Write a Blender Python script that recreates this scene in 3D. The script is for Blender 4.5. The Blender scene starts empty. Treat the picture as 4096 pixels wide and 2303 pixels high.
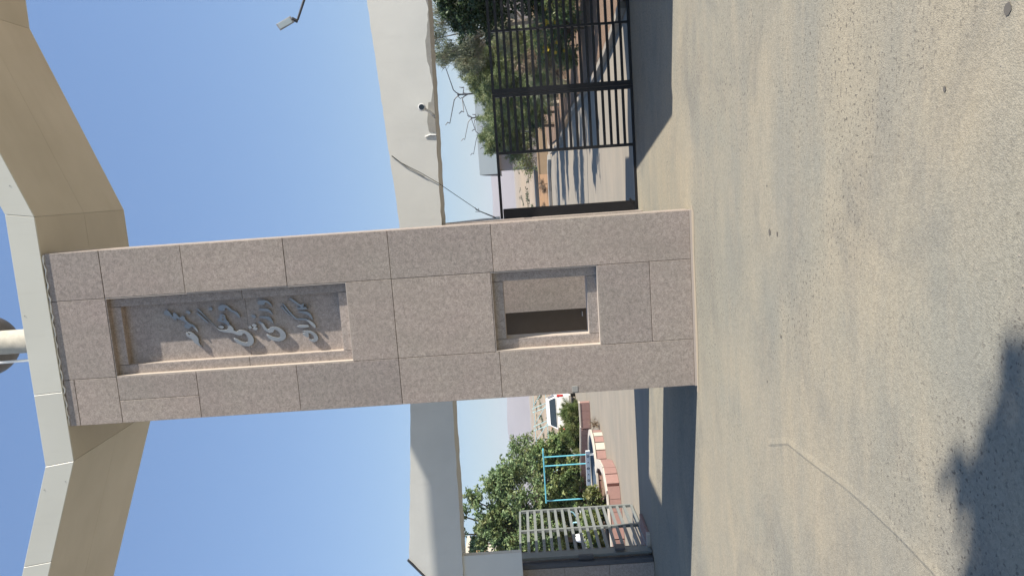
import bpy, math, random
import numpy as np
from mathutils import Vector, Matrix
random.seed(7); np.random.seed(7)
R = math.radians
S = bpy.context.scene
COL = S.collection

# ------------------------------------------------------------------ camera
cd = bpy.data.cameras.new('camera'); cam = bpy.data.objects.new('camera', cd); COL.objects.link(cam); S.camera = cam
yaw, pitch, roll = 0.14205, 0.01163, 0.06721
f = Vector((-math.sin(yaw)*math.cos(pitch), math.cos(yaw)*math.cos(pitch), math.sin(pitch)))
r = Vector((math.cos(yaw), math.sin(yaw), 0)); u = r.cross(f)
# the phone was held sideways: image left is (almost) up, image top is (almost) right
imx = -(r*math.sin(roll) + u*math.cos(roll))      # image right
imy = r*math.cos(roll) - u*math.sin(roll)         # image up
cam.matrix_world = Matrix(((imx.x, imy.x, -f.x, 1.73331), (imx.y, imy.y, -f.y, -9.93706), (imx.z, imy.z, -f.z, 2.3), (0, 0, 0, 1)))
cd.sensor_fit = 'HORIZONTAL'; cd.sensor_width = 36; cd.lens = 3017.32/4096*36
cd.clip_start = 0.05; cd.clip_end = 30000

# ------------------------------------------------------------------ light
SUN = Vector((1.0, -0.266, 0.84)).normalized()
el = math.asin(SUN.z); az = math.atan2(SUN.x, SUN.y)
W = bpy.data.worlds.new('World'); S.world = W; W.use_nodes = True
nt = W.node_tree; bg = nt.nodes['Background']
sky = nt.nodes.new('ShaderNodeTexSky'); sky.sky_type = 'NISHITA'; sky.sun_disc = False
sky.sun_elevation = el; sky.sun_rotation = az; sky.altitude = 900; sky.air_density = 1.0; sky.dust_density = 0.3; sky.ozone_density = 3.0
# soften the contrast between zenith and horizon a little, everywhere alike (dusty summer air)
bw = nt.nodes.new('ShaderNodeRGBToBW'); nt.links.new(sky.outputs[0], bw.inputs[0])
pw = nt.nodes.new('ShaderNodeMath'); pw.operation = 'POWER'; nt.links.new(bw.outputs[0], pw.inputs[0]); pw.inputs[1].default_value = -0.48
vs = nt.nodes.new('ShaderNodeVectorMath'); vs.operation = 'SCALE'; nt.links.new(sky.outputs[0], vs.inputs[0]); nt.links.new(pw.outputs[0], vs.inputs['Scale'])
hs = nt.nodes.new('ShaderNodeHueSaturation'); hs.inputs['Saturation'].default_value = 1.0; nt.links.new(vs.outputs[0], hs.inputs['Color'])
nt.links.new(hs.outputs[0], bg.inputs[0]); bg.inputs[1].default_value = 0.146
sd = bpy.data.lights.new('sun', 'SUN'); so = bpy.data.objects.new('sun', sd); COL.objects.link(so)
sd.energy = 5.0; sd.angle = R(0.5); sd.color = (1.0, 0.93, 0.83)
so.rotation_euler = SUN.to_track_quat('Z', 'Y').to_euler()
S.view_settings.view_transform = 'Standard'; S.view_settings.look = 'None'; S.view_settings.exposure = 0.85; S.view_settings.gamma = 1
S.view_settings.use_curve_mapping = False
S.render.engine = 'CYCLES'

# ------------------------------------------------------------------ helpers
def tag(o, label=None, cat=None, group=None, kind=None):
    if label: o['label'] = label
    if cat: o['category'] = cat
    if group: o['group'] = group
    if kind: o['kind'] = kind
    return o
def thing(name, label, cat, loc=(0, 0, 0), rz=0, group=None):
    o = bpy.data.objects.new(name, None); COL.objects.link(o); o.location = loc; o.rotation_euler = (0, 0, rz)
    o.empty_display_size = 0.2
    return tag(o, label, cat, group)
def copy_tree(o, parent=None):
    c = o.copy(); COL.objects.link(c); c.parent = parent
    for ch in list(o.children): copy_tree(ch, c)
    return c
class MB:
    def __init__(s): s.v = []; s.f = []
    def add(s, v, f):
        n = len(s.v); s.v += [tuple(p) for p in v]; s.f += [tuple(i+n for i in q) for q in f]; return s
    def box(s, x0, x1, y0, y1, z0, z1):
        v = [(x0,y0,z0),(x1,y0,z0),(x1,y1,z0),(x0,y1,z0),(x0,y0,z1),(x1,y0,z1),(x1,y1,z1),(x0,y1,z1)]
        return s.add(v, [(0,3,2,1),(4,5,6,7),(0,1,5,4),(1,2,6,5),(2,3,7,6),(3,0,4,7)])
    def obox(s, a, b, w, h, up=(0, 0, 1)):
        # beam from a to b of width w and height h
        a = Vector(a); b = Vector(b); d = (b-a).normalized(); up = Vector(up)
        if abs(d.dot(up)) > .98: up = Vector((0, 1, 0))
        sx = d.cross(up).normalized()*w/2; uz = sx.cross(d).normalized()*h/2
        v = [a-sx-uz, a+sx-uz, a+sx+uz, a-sx+uz, b-sx-uz, b+sx-uz, b+sx+uz, b-sx+uz]
        return s.add(v, [(0,1,2,3),(4,7,6,5),(0,4,5,1),(1,5,6,2),(2,6,7,3),(3,7,4,0)])
    def tube(s, pts, rad, n=8, cap=True):
        pts = [Vector(p) for p in pts]; rs = rad if isinstance(rad, (list, tuple)) else [rad]*len(pts)
        v = []; fs = []
        t0 = (pts[1]-pts[0]).normalized(); ref = Vector((0, 0, 1)) if abs(t0.z) < .9 else Vector((1, 0, 0))
        nx = t0.cross(ref).normalized()
        for i, p in enumerate(pts):
            t = (pts[min(i+1, len(pts)-1)]-pts[max(i-1, 0)]).normalized()
            nx = (nx - t*nx.dot(t)).normalized(); ny = t.cross(nx)
            for k in range(n):
                a = 2*math.pi*k/n; v.append(p + (nx*math.cos(a)+ny*math.sin(a))*rs[i])
        for i in range(len(pts)-1):
            for k in range(n):
                fs.append((i*n+k, i*n+(k+1) % n, (i+1)*n+(k+1) % n, (i+1)*n+k))
        if cap: fs.append(tuple(range(n-1, -1, -1))); fs.append(tuple((len(pts)-1)*n+k for k in range(n)))
        return s.add(v, fs)
    def lathe(s, prof, c=(0, 0, 0), n=24, axis='z'):
        v = []; fs = []
        for (rr, z) in prof:
            for k in range(n):
                a = 2*math.pi*k/n; x, y = rr*math.cos(a), rr*math.sin(a)
                p = (x, y, z) if axis == 'z' else ((x, z, y) if axis == 'y' else (z, x, y))
                v.append((p[0]+c[0], p[1]+c[1], p[2]+c[2]))
        for i in range(len(prof)-1):
            for k in range(n): fs.append((i*n+k, i*n+(k+1) % n, (i+1)*n+(k+1) % n, (i+1)*n+k))
        fs.append(tuple(range(n-1, -1, -1))); fs.append(tuple((len(prof)-1)*n+k for k in range(n)))
        return s.add(v, fs)
    def prism(s, poly, y0, y1):          # polygon in xz, extruded along y
        n = len(poly); v = [(x, y0, z) for x, z in poly]+[(x, y1, z) for x, z in poly]
        fs = [tuple(range(n)), tuple(range(2*n-1, n-1, -1))]+[(i, n+i, n+(i+1) % n, (i+1) % n) for i in range(n)]
        return s.add(v, fs)
    def build(s, name, mat, parent=None, world=True, smooth=False, bevel=0, seg=1, loc=None):
        me = bpy.data.meshes.new(name)
        off = Vector((0, 0, 0))
        if parent and world: 
            p = parent
            while p: off += p.location; p = p.parent
        if loc: off += Vector(loc)
        me.from_pydata([tuple(Vector(p)-off) for p in s.v], [], s.f); me.update()
        import bmesh
        bm = bmesh.new(); bm.from_mesh(me); bmesh.ops.recalc_face_normals(bm, faces=bm.faces); bm.to_mesh(me); bm.free()
        if smooth:
            me.polygons.foreach_set('use_smooth', [True]*len(me.polygons))
            try: me.set_sharp_from_angle(angle=R(40))
            except Exception: pass
        o = bpy.data.objects.new(name, me); COL.objects.link(o); o.parent = parent
        if loc: o.location = loc
        me.materials.append(mat)
        if bevel:
            m = o.modifiers.new('bevel', 'BEVEL'); m.width = bevel; m.segments = seg; m.limit_method = 'ANGLE'
        return o

# ------------------------------------------------------------------ materials
class N:
    def __init__(s, name):
        s.m = bpy.data.materials.new(name); s.m.use_nodes = True; s.t = s.m.node_tree; s.p = s.t.nodes['Principled BSDF']
        s.geo = s.t.nodes.new('ShaderNodeNewGeometry').outputs['Position']
    def n(s, t, **k):
        x = s.t.nodes.new(t)
        for a, b in k.items():
            if a.startswith('i_'): x.inputs[a[2:].replace('_', ' ')].default_value = b
            else: setattr(x, a, b)
        return x
    def l(s, a, b): s.t.links.new(a, b)
    def map(s, scale=(1, 1, 1), rot=(0, 0, 0), src=None):
        m = s.n('ShaderNodeMapping'); m.inputs['Scale'].default_value = scale; m.inputs['Rotation'].default_value = rot; s.l(src or s.geo, m.inputs[0]); return m.outputs[0]
    def noise(s, scale, detail=4, rough=.55, vec=None, dist=0):
        x = s.n('ShaderNodeTexNoise'); x.inputs['Scale'].default_value = scale; x.inputs['Detail'].default_value = detail
        x.inputs['Roughness'].default_value = rough; x.inputs['Distortion'].default_value = dist; s.l(vec or s.geo, x.inputs['Vector']); return x.outputs['Fac']
    def ramp(s, fac, stops, interp='LINEAR'):
        x = s.n('ShaderNodeValToRGB'); e = x.color_ramp.elements; x.color_ramp.interpolation = interp
        while len(e) > 1: e.remove(e[-1])
        for i, (p, c) in enumerate(stops):
            q = e[0] if i == 0 else e.new(p)
            q.position = p; q.color = (*c, 1) if isinstance(c, tuple) else (c, c, c, 1)
        s.l(fac, x.inputs[0]); return x.outputs[0]
    def mix(s, fac, a, b, mode='MIX'):
        x = s.n('ShaderNodeMix'); x.data_type = 'RGBA'; x.blend_type = mode
        for v, i in ((fac, 0), (a, 6), (b, 7)):
            if isinstance(v, (int, float)): x.inputs[i].default_value = v if i == 0 else (v, v, v, 1)
            elif isinstance(v, tuple): x.inputs[i].default_value = (*v, 1)
            else: s.l(v, x.inputs[i])
        return x.outputs[2]
    def out(s, col, rough=.8, bump=None, bs=.2, bd=.01, metal=0, spec=.5):
        if isinstance(col, tuple): s.p.inputs['Base Color'].default_value = (*col, 1)
        else: s.l(col, s.p.inputs['Base Color'])
        if isinstance(rough, (int, float)): s.p.inputs['Roughness'].default_value = rough
        else: s.l(rough, s.p.inputs['Roughness'])
        s.p.inputs['Metallic'].default_value = metal; s.p.inputs['Specular IOR Level'].default_value = spec
        if bump is not None:
            b = s.n('ShaderNodeBump'); b.inputs['Strength'].default_value = bs; b.inputs['Distance'].default_value = bd
            s.l(bump, b.inputs['Height']); s.l(b.outputs[0], s.p.inputs['Normal'])
        return s.m
def rnd(m):   # per-object random number
    return m.n('ShaderNodeObjectInfo').outputs['Random']

def granite(name, base, var=.12, speck=1.0):
    m = N(name)
    fine = m.noise(60, 4, .8); mid = m.noise(19, 8, .85, dist=.8); big = m.noise(1.1, 4, .6)
    vor = m.n('ShaderNodeTexVoronoi'); vor.inputs['Scale'].default_value = 85; m.l(m.geo, vor.inputs['Vector'])
    sp = m.ramp(vor.outputs['Color'], [(.25, 0.0), (.8, 1.0)])
    b = base; dk = tuple(c*.55 for c in b); lt = tuple(min(1, c*1.5) for c in b)
    c = m.mix(m.ramp(fine, [(.40, .0), (.60, 1.0)]), dk, lt)
    c = m.mix(.5, c, m.mix(sp, tuple(x*.7 for x in b), tuple(x*1.28 for x in b)))
    c = m.mix(.42, c, m.mix(m.ramp(mid, [(.42, 0.), (.58, 1.)]), tuple(x*.5 for x in b), tuple(x*1.5 for x in b)))
    # pinkish / bluish cloudiness and rain dust
    c = m.mix(m.ramp(big, [(.3, 0.0), (.7, .55)]), c, m.mix(1.0, c, (1.04, .95, 1.0), 'MULTIPLY'))
    stain = m.noise(1.0, 5, .65, m.map((2.2, 2.2, .55)))
    c = m.mix(m.ramp(stain, [(.42, 0.), (.75, .45)]), c, tuple(x*.72 for x in b))
    c = m.mix(.8, c, m.mix(rnd(m), (.84, .85, .87), (1.11, 1.09, 1.07)), 'MULTIPLY')
    return m.out(c, m.ramp(fine, [(.3, .45), (.7, .7)]), fine, .12, .004, spec=.35)
def plain(name, col, rough=.7, v=.08, sc=6, bump=.15, bd=.004, metal=0, spec=.4):
    m = N(name); a = m.noise(sc, 5, .6); b = m.noise(sc*9, 3, .6)
    c = m.mix(m.ramp(a, [(.3, 0.), (.7, 1.)]), tuple(x*(1-v) for x in col), tuple(min(1, x*(1+v)) for x in col))
    c = m.mix(.5, c, m.mix(rnd(m), tuple(x*(1-v*.6) for x in col), tuple(min(1, x*(1+v*.6)) for x in col)))
    return m.out(c, rough, b, bump, bd, metal, spec)
M = {}
M['granite'] = granite('granite', (.335, .292, .248))
M['granite_pale'] = granite('granite_recess', (.34, .30, .26))
M['edge'] = plain('sawn_granite_edge', (.46, .40, .34), .6, .06, 30)
M['mortar'] = plain('dark_joint', (.22, .19, .165), .95, .2, 40)
def fascia_mat():
    m = N('white_metal_panel'); a = m.noise(.8, 4, .5); st = m.noise(2.0, 5, .7, m.map((6, 1, .7)))
    c = m.mix(m.ramp(a, [(.3, 0.), (.7, 1.)]), (.57, .56, .48), (.61, .60, .52))
    c = m.mix(m.ramp(st, [(.55, 0.), (.85, .35)]), c, (.45, .43, .36))
    c = m.mix(.7, c, m.mix(rnd(m), (.93, .93, .93), (1.03, 1.03, 1.02)), 'MULTIPLY')
    return m.out(c, .38, m.noise(1.6, 2, .5), .10, .03, spec=.5)
M['fascia'] = fascia_mat()
def soffit_mat():
    m = N('tan_soffit_metal'); a = m.noise(.7, 5, .6); st = m.noise(1.5, 4, .6, m.map((.5, 2.5, .5), (0, 0, .7)))
    c = m.mix(m.ramp(a, [(.3, 0.), (.7, 1.)]), (.50, .45, .35), (.58, .525, .42))
    c = m.mix(m.ramp(st, [(.5, 0.), (.8, .3)]), c, (.44, .395, .30))
    return m.out(c, .5, m.noise(1.2, 2, .5), .12, .04, spec=.4)
M['soffit'] = soffit_mat()
def plaster_mat():
    m = N('white_plaster'); a = m.noise(1.2, 5, .6); b = m.noise(16, 5, .65)
    c = m.mix(m.ramp(a, [(.3, 0.), (.72, 1.)]), (.62, .618, .575), (.69, .685, .635))
    st = m.noise(1.2, 6, .7, m.map((3.5, 3.5, .6)))
    c = m.mix(m.ramp(st, [(.56, 0.), (.85, .4)]), c, (.50, .49, .45))
    return m.out(c, .85, b, .2, .010)
M['plaster'] = plaster_mat()
M['patch'] = plain('grey_render_patch', (.33, .32, .29), .9, .15, 9, .5, .01)
def metal_letter():
    m = N('brushed_steel_letters'); a = m.noise(5, 4, .6)
    c = m.mix(m.ramp(a, [(.3, 0.), (.7, 1.)]), (.25, .262, .266), (.32, .332, .332))
    return m.out(c, .42, None, metal=.35)
M['steel'] = metal_letter()
M['black'] = plain('black_gate_paint', (.012, .012, .014), .38, .3, 12, .2)
M['greypaint_shaded'] = plain('shaded_grey_gate_paint', (.19, .205, .195), .42, .10, 8, .15)  # gate grey darkened so the sunlit left leaf reads as shaded
M['darkgrey'] = plain('dark_steel', (.06, .065, .075), .45, .2, 10)
M['white'] = plain('white_paint', (.75, .75, .72), .5, .05, 10)
M['cyan'] = plain('cyan_paint', (.16, .52, .62), .4, .1, 8)
M['palecyan'] = plain('pale_cyan_paint', (.36, .60, .64), .5, .1, 8)
M['brown'] = plain('brown_door', (.13, .10, .072), .5, .12, 7)
M['globe'] = plain('dark_globe', (.07, .062, .058), .55, .25, 7)
M['weathered'] = plain('weathered_drum', (.42, .39, .32), .75, .28, 12, .6, .01)
M['rubber'] = plain('tyre_rubber', (.02, .02, .02), .8, .2, 20)
M['rim'] = plain('wheel_rim', (.55, .56, .57), .3, .05, 20, metal=.8)
M['glass'] = N('car_glass').out((.03, .04, .045), .06, spec=.8)
M['redglass'] = N('red_lens').out((.5, .02, .02), .15, spec=.7)
M['carpaint'] = N('white_car_paint').out((.74, .73, .69), .22, spec=.6)
M['lens'] = N('dark_lens').out((.01, .01, .012), .1, spec=.8)
M['orange'] = plain('orange_soil', (.33, .19, .09), .95, .15, 1.2, .3, .03)
M['tanwall'] = plain('tan_rendered_wall', (.40, .29, .18), .9, .1, 4)
M['brick'] = plain('yellow_brick', (.47, .29, .15), .9, .15, 6)
M['redtile'] = plain('red_tile', (.30, .18, .155), .6, .14, 9, .25)
M['coping'] = plain('white_coping', (.50, .45, .38), .7, .1, 9)
M['blue'] = plain('blue_basin_paint', (.10, .14, .19), .5, .15, 6)
M['concrete'] = plain('kerb_concrete', (.27, .24, .195), .9, .15, 7, .4, .01)
M['bark'] = plain('bark', (.16, .12, .085), .95, .3, 18, .6, .02)
M['palebark'] = plain('pale_bark', (.38, .33, .26), .95, .2, 18, .5, .02)
M['paleblue'] = plain('pale_blue_sheet_metal', (.42, .50, .53), .5, .05, .3)
M['greywall'] = plain('grey_wall', (.30, .29, .29), .85, .08, .8)
M['oil'] = plain('old_oil', (.11, .10, .085), .8, .2, 30)
M['cable'] = plain('black_cable', (.02, .02, .02), .6, .1, 20)
M['mountain'] = plain('bare_hill', (.28, .22, .19), 1, .18, .004, .0)
M['scrub'] = plain('scrub', (.10, .11, .07), 1, .25, 2)

def leaf_mat(name, c1, c2, c3=None, rough=.5, tr=.25):
    m = N(name); r_ = m.noise(2.2, 3, .6); fi = m.noise(23, 2, .6)
    c = m.mix(m.ramp(fi, [(.35, 0.), (.65, 1.)]), c1, c2)
    if c3: c = m.mix(m.ramp(r_, [(.45, 0.), (.7, .8)]), c, c3)
    m.out(c, rough, spec=.4)
    t = m.n('ShaderNodeBsdfTranslucent'); m.l(c, t.inputs[0]); x = m.n('ShaderNodeMixShader'); x.inputs[0].default_value = tr
    o = m.t.nodes['Material Output']; m.l(m.p.outputs[0], x.inputs[1]); m.l(t.outputs[0], x.inputs[2]); m.l(x.outputs[0], o.inputs[0])
    return m.m
M['leaf_dark'] = leaf_mat('dark_leaves', (.035, .062, .028), (.10, .15, .065))
M['leaf_green'] = leaf_mat('green_leaves', (.085, .155, .055), (.26, .35, .17), (.29, .28, .11))
M['leaf_hedge'] = leaf_mat('hedge_leaves', (.08, .15, .045), (.27, .35, .14), (.33, .30, .12))
M['needle'] = leaf_mat('pine_needles', (.11, .16, .065), (.25, .31, .14), (.30, .30, .14), tr=.2)
M['needle_grey'] = leaf_mat('tamarisk_needles', (.15, .18, .11), (.29, .32, .21), (.32, .30, .20), tr=.25)
M['needle_dry'] = leaf_mat('dry_twigs', (.17, .13, .09), (.27, .20, .13), tr=.1)
M['grass'] = leaf_mat('grassy_bush', (.07, .12, .03), (.17, .22, .07), (.25, .22, .09))
M['flower'] = leaf_mat('yellow_petals', (.65, .45, .02), (.75, .55, .05), tr=.2)

def ground_mat():
    m = N('sandy_asphalt')
    big = m.noise(.32, 5, .6); st = m.noise(1.0, 5, .6, m.map((.30, 1.1, 1))); st2 = m.noise(1.0, 5, .65, m.map((.7, 4.0, 1)))
    c = m.mix(m.ramp(big, [(.40, 0.), (.60, 1.)]), (.305, .268, .198), (.25, .237, .19))
    c = m.mix(m.ramp(st, [(.42, 0.), (.64, .65)]), c, (.215, .209, .177))
    c = m.mix(m.ramp(st2, [(.50, 0.), (.72, .40)]), c, (.345, .295, .215))
    # oil and tyre darkening, slow
    dk = m.noise(.8, 7, .72, m.map((.7, 1.1, 1)), .9)
    c = m.mix(m.ramp(dk, [(.50, 0.), (.70, .55)]), c, (.165, .158, .138))
    # aggregate
    v = m.n('ShaderNodeTexVoronoi'); v.inputs['Scale'].default_value = 60; m.l(m.geo, v.inputs['Vector'])
    v2 = m.n('ShaderNodeTexVoronoi'); v2.inputs['Scale'].default_value = 130; m.l(m.geo, v2.inputs['Vector'])
    ag = m.ramp(v.outputs['Color'], [(.2, .80), (.55, 1.0), (.9, 1.14)])
    c = m.mix(.6, c, ag, 'MULTIPLY')
    patchy = m.ramp(m.noise(.55, 3, .6), [(.42, 0.), (.6, 1.)])
    hole = m.ramp(m.noise(34, 2, .5), [(.60, 0.), (.66, 1.)])
    hm = m.mix(m.mix(.85, 0.0, patchy), 0.0, hole)
    c = m.mix(hm, c, (.10, .09, .075))
    fine = m.noise(150, 2, .6); c = m.mix(.6, c, m.ramp(fine, [(.3, .82), (.7, 1.16)]), 'MULTIPLY')
    h = m.mix(.5, m.mix(hm, v2.outputs['Distance'], 0.0), m.noise(45, 4, .65))
    return m.out(c, .92, h, .45, .012, spec=.2)
M['ground'] = ground_mat()
def desert_mat():
    m = N('desert_soil'); a = m.noise(.02, 6, .6); st = m.noise(1.0, 6, .65, m.map((.006, .06, 1)))
    c = m.mix(m.ramp(a, [(.35, 0.), (.65, 1.)]), (.40, .31, .21), (.34, .28, .215))
    c = m.mix(m.ramp(st, [(.45, 0.), (.62, .7)]), c, (.23, .20, .16))
    c = m.mix(m.ramp(m.noise(1.0, 4, .6, m.map((.02, .16, 1))), [(.60, 0.), (.7, .6)]), c, (.50, .44, .36))
    return m.out(c, .95, m.noise(3, 4, .6), .3, .05, spec=.1)
M['desert'] = desert_mat()
def road_mat():
    m = N('inner_road'); st = m.noise(1.0, 5, .6, m.map((.25, 1.4, 1))); a = m.noise(.8, 4, .6)
    c = m.mix(m.ramp(a, [(.35, 0.), (.65, 1.)]), (.30, .26, .205), (.26, .235, .19))
    c = m.mix(m.ramp(st, [(.45, 0.), (.7, .6)]), c, (.22, .198, .165))
    return m.out(c, .92, m.noise(60, 3, .6), .3, .008, spec=.2)
M['road'] = road_mat()
M['apron'] = plain('sand_strip', (.30, .255, .195), .95, .10, 3, .3, .006)
M['soil'] = plain('bed_soil', (.22, .145, .095), 1, .25, 5, .6, .04)

def sheet(name, poly, z, mat, kind='structure', parent=None):
    me = bpy.data.meshes.new(name); me.from_pydata([(x, y, z) for x, y in poly], [], [tuple(range(len(poly)))]); me.materials.append(mat)
    o = bpy.data.objects.new(name, me); COL.objects.link(o); o.parent = parent
    if kind: o['kind'] = kind
    return o

# ------------------------------------------------------------------ ground and far land
def grid_sheet(name, x0, x1, y0, y1, nx, ny, zf, mat):
    xs = np.linspace(x0, x1, nx); ys = np.linspace(y0, y1, ny)
    v = [(x, y, zf(x, y)) for y in ys for x in xs]
    fs = [(j*nx+i, j*nx+i+1, (j+1)*nx+i+1, (j+1)*nx+i) for j in range(ny-1) for i in range(nx-1)]
    me = bpy.data.meshes.new(name); me.from_pydata(v, [], fs); me.materials.append(mat); me.polygons.foreach_set('use_smooth', [True]*len(fs))
    o = bpy.data.objects.new(name, me); COL.objects.link(o); o['kind'] = 'structure'; return o
sheet('ground', [(-7000, -4000), (7000, -4000), (7000, 9000), (-7000, 9000)], -0.012, M['desert'])
sheet('forecourt', [(-60, -45), (60, -45), (60, 4.3), (-60, 4.3)], 0, M['ground'])
sheet('road', [(-26, 4.3), (4.75, 4.3), (4.55, 6.0), (4.28, 8.0), (4.15, 10), (3.95, 20), (3.3, 25), (3.1, 34), (2.6, 36.3), (0, 36.8), (-40, 36.8), (-40, 4.3)], -0.004, M['road'])
sheet('sand_strip', [(-1.28, -.08), (-.5, -.13), (.6, -.09), (1.15, -.14), (1.24, -.06), (1.24, .02), (-1.28, .02)], 0.004, M['apron'])
# hills: one long ridge with an uneven crest
def hills(name, y0, depth, h, seed, x0=-3500, x1=3500):
    rs = random.Random(seed); ph = [rs.uniform(0, 6.28) for _ in range(6)]
    def zf(x, y):
        t = (y-y0)/depth; c = math.sin(max(0, min(1, t))*math.pi)
        k = .62+.16*math.sin(x/900+ph[0])+.10*math.sin(x/370+ph[1])+.06*math.sin(x/150+ph[2])+.04*math.sin(x/61+ph[3]+y/90)
        return -2+h*c*k
    return grid_sheet(name, x0, x1, y0, y0+depth, 220, 14, zf, M['mountain'])
hills('hills', 2600, 900, 118, 3)
# low earth banks and scrub lines on the plain
for i, (y, h, x0, x1, mt) in enumerate([(150, .9, -170, 60, 'desert'), (95, .55, -120, 30, 'desert'), (230, 1.3, -260, 120, 'desert')]):
    rs = random.Random(i+4)
    ph = [rs.uniform(0, 6) for _ in range(4)]
    grid_sheet('earth_bank', x0, x1, y, y+9, 120, 7, lambda x, yy, y=y, h=h, ph=ph: -.05+h*math.sin(min(1, max(0, (yy-y)/9))*math.pi)*(.55+.3*math.sin(x/7+ph[0])+.2*math.sin(x/2.3+ph[1])+.12*math.sin(x/.9+ph[2])), M[mt])
def leaf_cloud(pts, size, aspect=1.6, tri=False, droop=0., jit=.35):
    n = len(pts); a = np.random.uniform(0, 2*np.pi, n); b = np.random.normal(-droop, .6, n); c = np.random.uniform(0, 2*np.pi, n)
    d = np.stack([np.cos(a)*np.cos(b), np.sin(a)*np.cos(b), np.sin(b)], 1)
    up = np.stack([np.cos(c), np.sin(c), np.random.normal(0.8, .6, n)], 1); sd = np.cross(d, up); sd /= np.linalg.norm(sd, axis=1)[:, None]+1e-6
    s_ = size*np.random.uniform(1-jit, 1+jit, n)[:, None]
    L = d*s_; Wd = sd*s_/aspect/1.0
    if tri:
        v = np.stack([pts-Wd*.5, pts+Wd*.5, pts+L], 1).reshape(-1, 3); f_ = np.arange(3*n).reshape(-1, 3)
    else:
        v = np.stack([pts, pts+L*.5+Wd*.5, pts+L, pts+L*.5-Wd*.5], 1).reshape(-1, 3); f_ = np.arange(4*n).reshape(-1, 4)
    return v, f_
def np_mesh(name, v, f_, mat, parent=None, off=(0, 0, 0)):
    me = bpy.data.meshes.new(name); k = f_.shape[1]
    me.vertices.add(len(v)); me.vertices.foreach_set('co', (v-np.array(off)).astype(np.float32).ravel())
    me.loops.add(f_.size); me.loops.foreach_set('vertex_index', f_.ravel().astype(np.int32))
    me.polygons.add(len(f_)); me.polygons.foreach_set('loop_start', np.arange(0, f_.size, k, dtype=np.int32)); me.polygons.foreach_set('loop_total', np.full(len(f_), k, dtype=np.int32))
    me.update(); me.validate(); me.materials.append(mat)
    o = bpy.data.objects.new(name, me); COL.objects.link(o); o.parent = parent; return o
def blob_pts(c, rad, n, hollow=.35):
    d = np.random.normal(size=(n, 3)); d /= np.linalg.norm(d, axis=1)[:, None]
    t = np.random.uniform(hollow**3, 1, n)**(1/3)
    return np.array(c)+d*t[:, None]*np.array(rad)
# scrub on the plain
pp = []
for _ in range(420):
    y = random.uniform(50, 300); x = random.uniform(-.75*y-5, .35*y+10)
    if y < 60 and x > -2: continue
    h = random.uniform(.15, .5)
    pp.append(blob_pts((x, y, h*.5), (h*1.8, h*1.2, h*.6), 30))
v, f_ = leaf_cloud(np.concatenate(pp), .35)
o = np_mesh('scrub', v, f_, M['scrub']); tag(o, kind='stuff', label='low dry scrub dotted over the far desert plain')

# ------------------------------------------------------------------ near pillar
def clad(name, rects, y, parent, mat, th=.03, gap=.0045, back=None):
    """granite plates on a front plane y (facing -y); rects are x0,x1,z0,z1"""
    for (x0, x1, z0, z1) in rects:
        dy = random.uniform(-.0015, .0015)
        m = MB(); m.box(x0+gap/2, x1-gap/2, y+dy, y+th, z0+gap/2, z1-gap/2)
        m.build(name, mat, parent, bevel=.0025)
H = 8.58; WX = 1.185; D1 = .088; SD = .182; WD = .34; GAP = .007
pil = thing('gate_pillar', 'tall speckled granite pillar with a recessed sign and a square window, nearest the camera', 'pillar', (0, 0, 0))
zs = [2.645, 4.01, 5.40, 6.765, 7.85]
plates = []
for sgn in (-1, 1):
    a, b = (.54, WX) if sgn > 0 else (-WX, -.54)
    zz = [.03]+zs+[H]
    for i in range(len(zz)-1):
        if sgn < 0 and i == len(zz)-2: plates += [(a, b, zz[i], 8.43), (a, b, 8.43, H)]
        elif sgn < 0 and i == len(zz)-3: plates += [(a, -.87, zz[i], zz[i+1]), (-.87, b, zz[i], zz[i+1])]
        else: plates.append((a, b, zz[i], zz[i+1]))
plates += [(-.54, .54, .03, .58), (-.54, .54, .58, 1.27), (-.54, .54, 2.69, 4.01), (-.54, .54, 4.01, 4.615), (-.54, .54, 7.85, H)]
clad('granite_panel', plates, 0, pil, M['granite'], gap=GAP)
# body behind the plates, leaving the recess and the through window
T = .34
core = MB()
core.box(-WX+.01, -.545, .03, T, 0, H-.01); core.box(.545, WX-.01, .03, T, 0, H-.01)
core.box(-.545, .545, .03, T, 0, 1.262); core.box(-.545, .545, .03, T, 2.698, 4.607); core.box(-.545, .545, .03, T, 7.858, H-.01)
core.box(-.545, .545, .22, T, 4.607, 7.858)
core.build('pillar_core', M['mortar'], pil)
# side skins of granite
sk = MB(); sk.box(WX-.01, WX, .032, T, .02, H-.02); sk.build('side_panel', M['granite'], pil)
sk = MB(); sk.box(-WX, -WX+.01, .032, T, .02, H-.02); sk.build('side_panel', M['granite'], pil)
sk = MB(); sk.box(-WX, WX, T, T+.02, .02, 1.26); sk.box(-WX, WX, T, T+.02, 2.70, H-.02); sk.box(-WX, -.545, T, T+.02, 1.26, 2.70); sk.box(.545, WX, T, T+.02, 1.26, 2.70)
sk.build('back_panel', M['granite'], pil)
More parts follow.
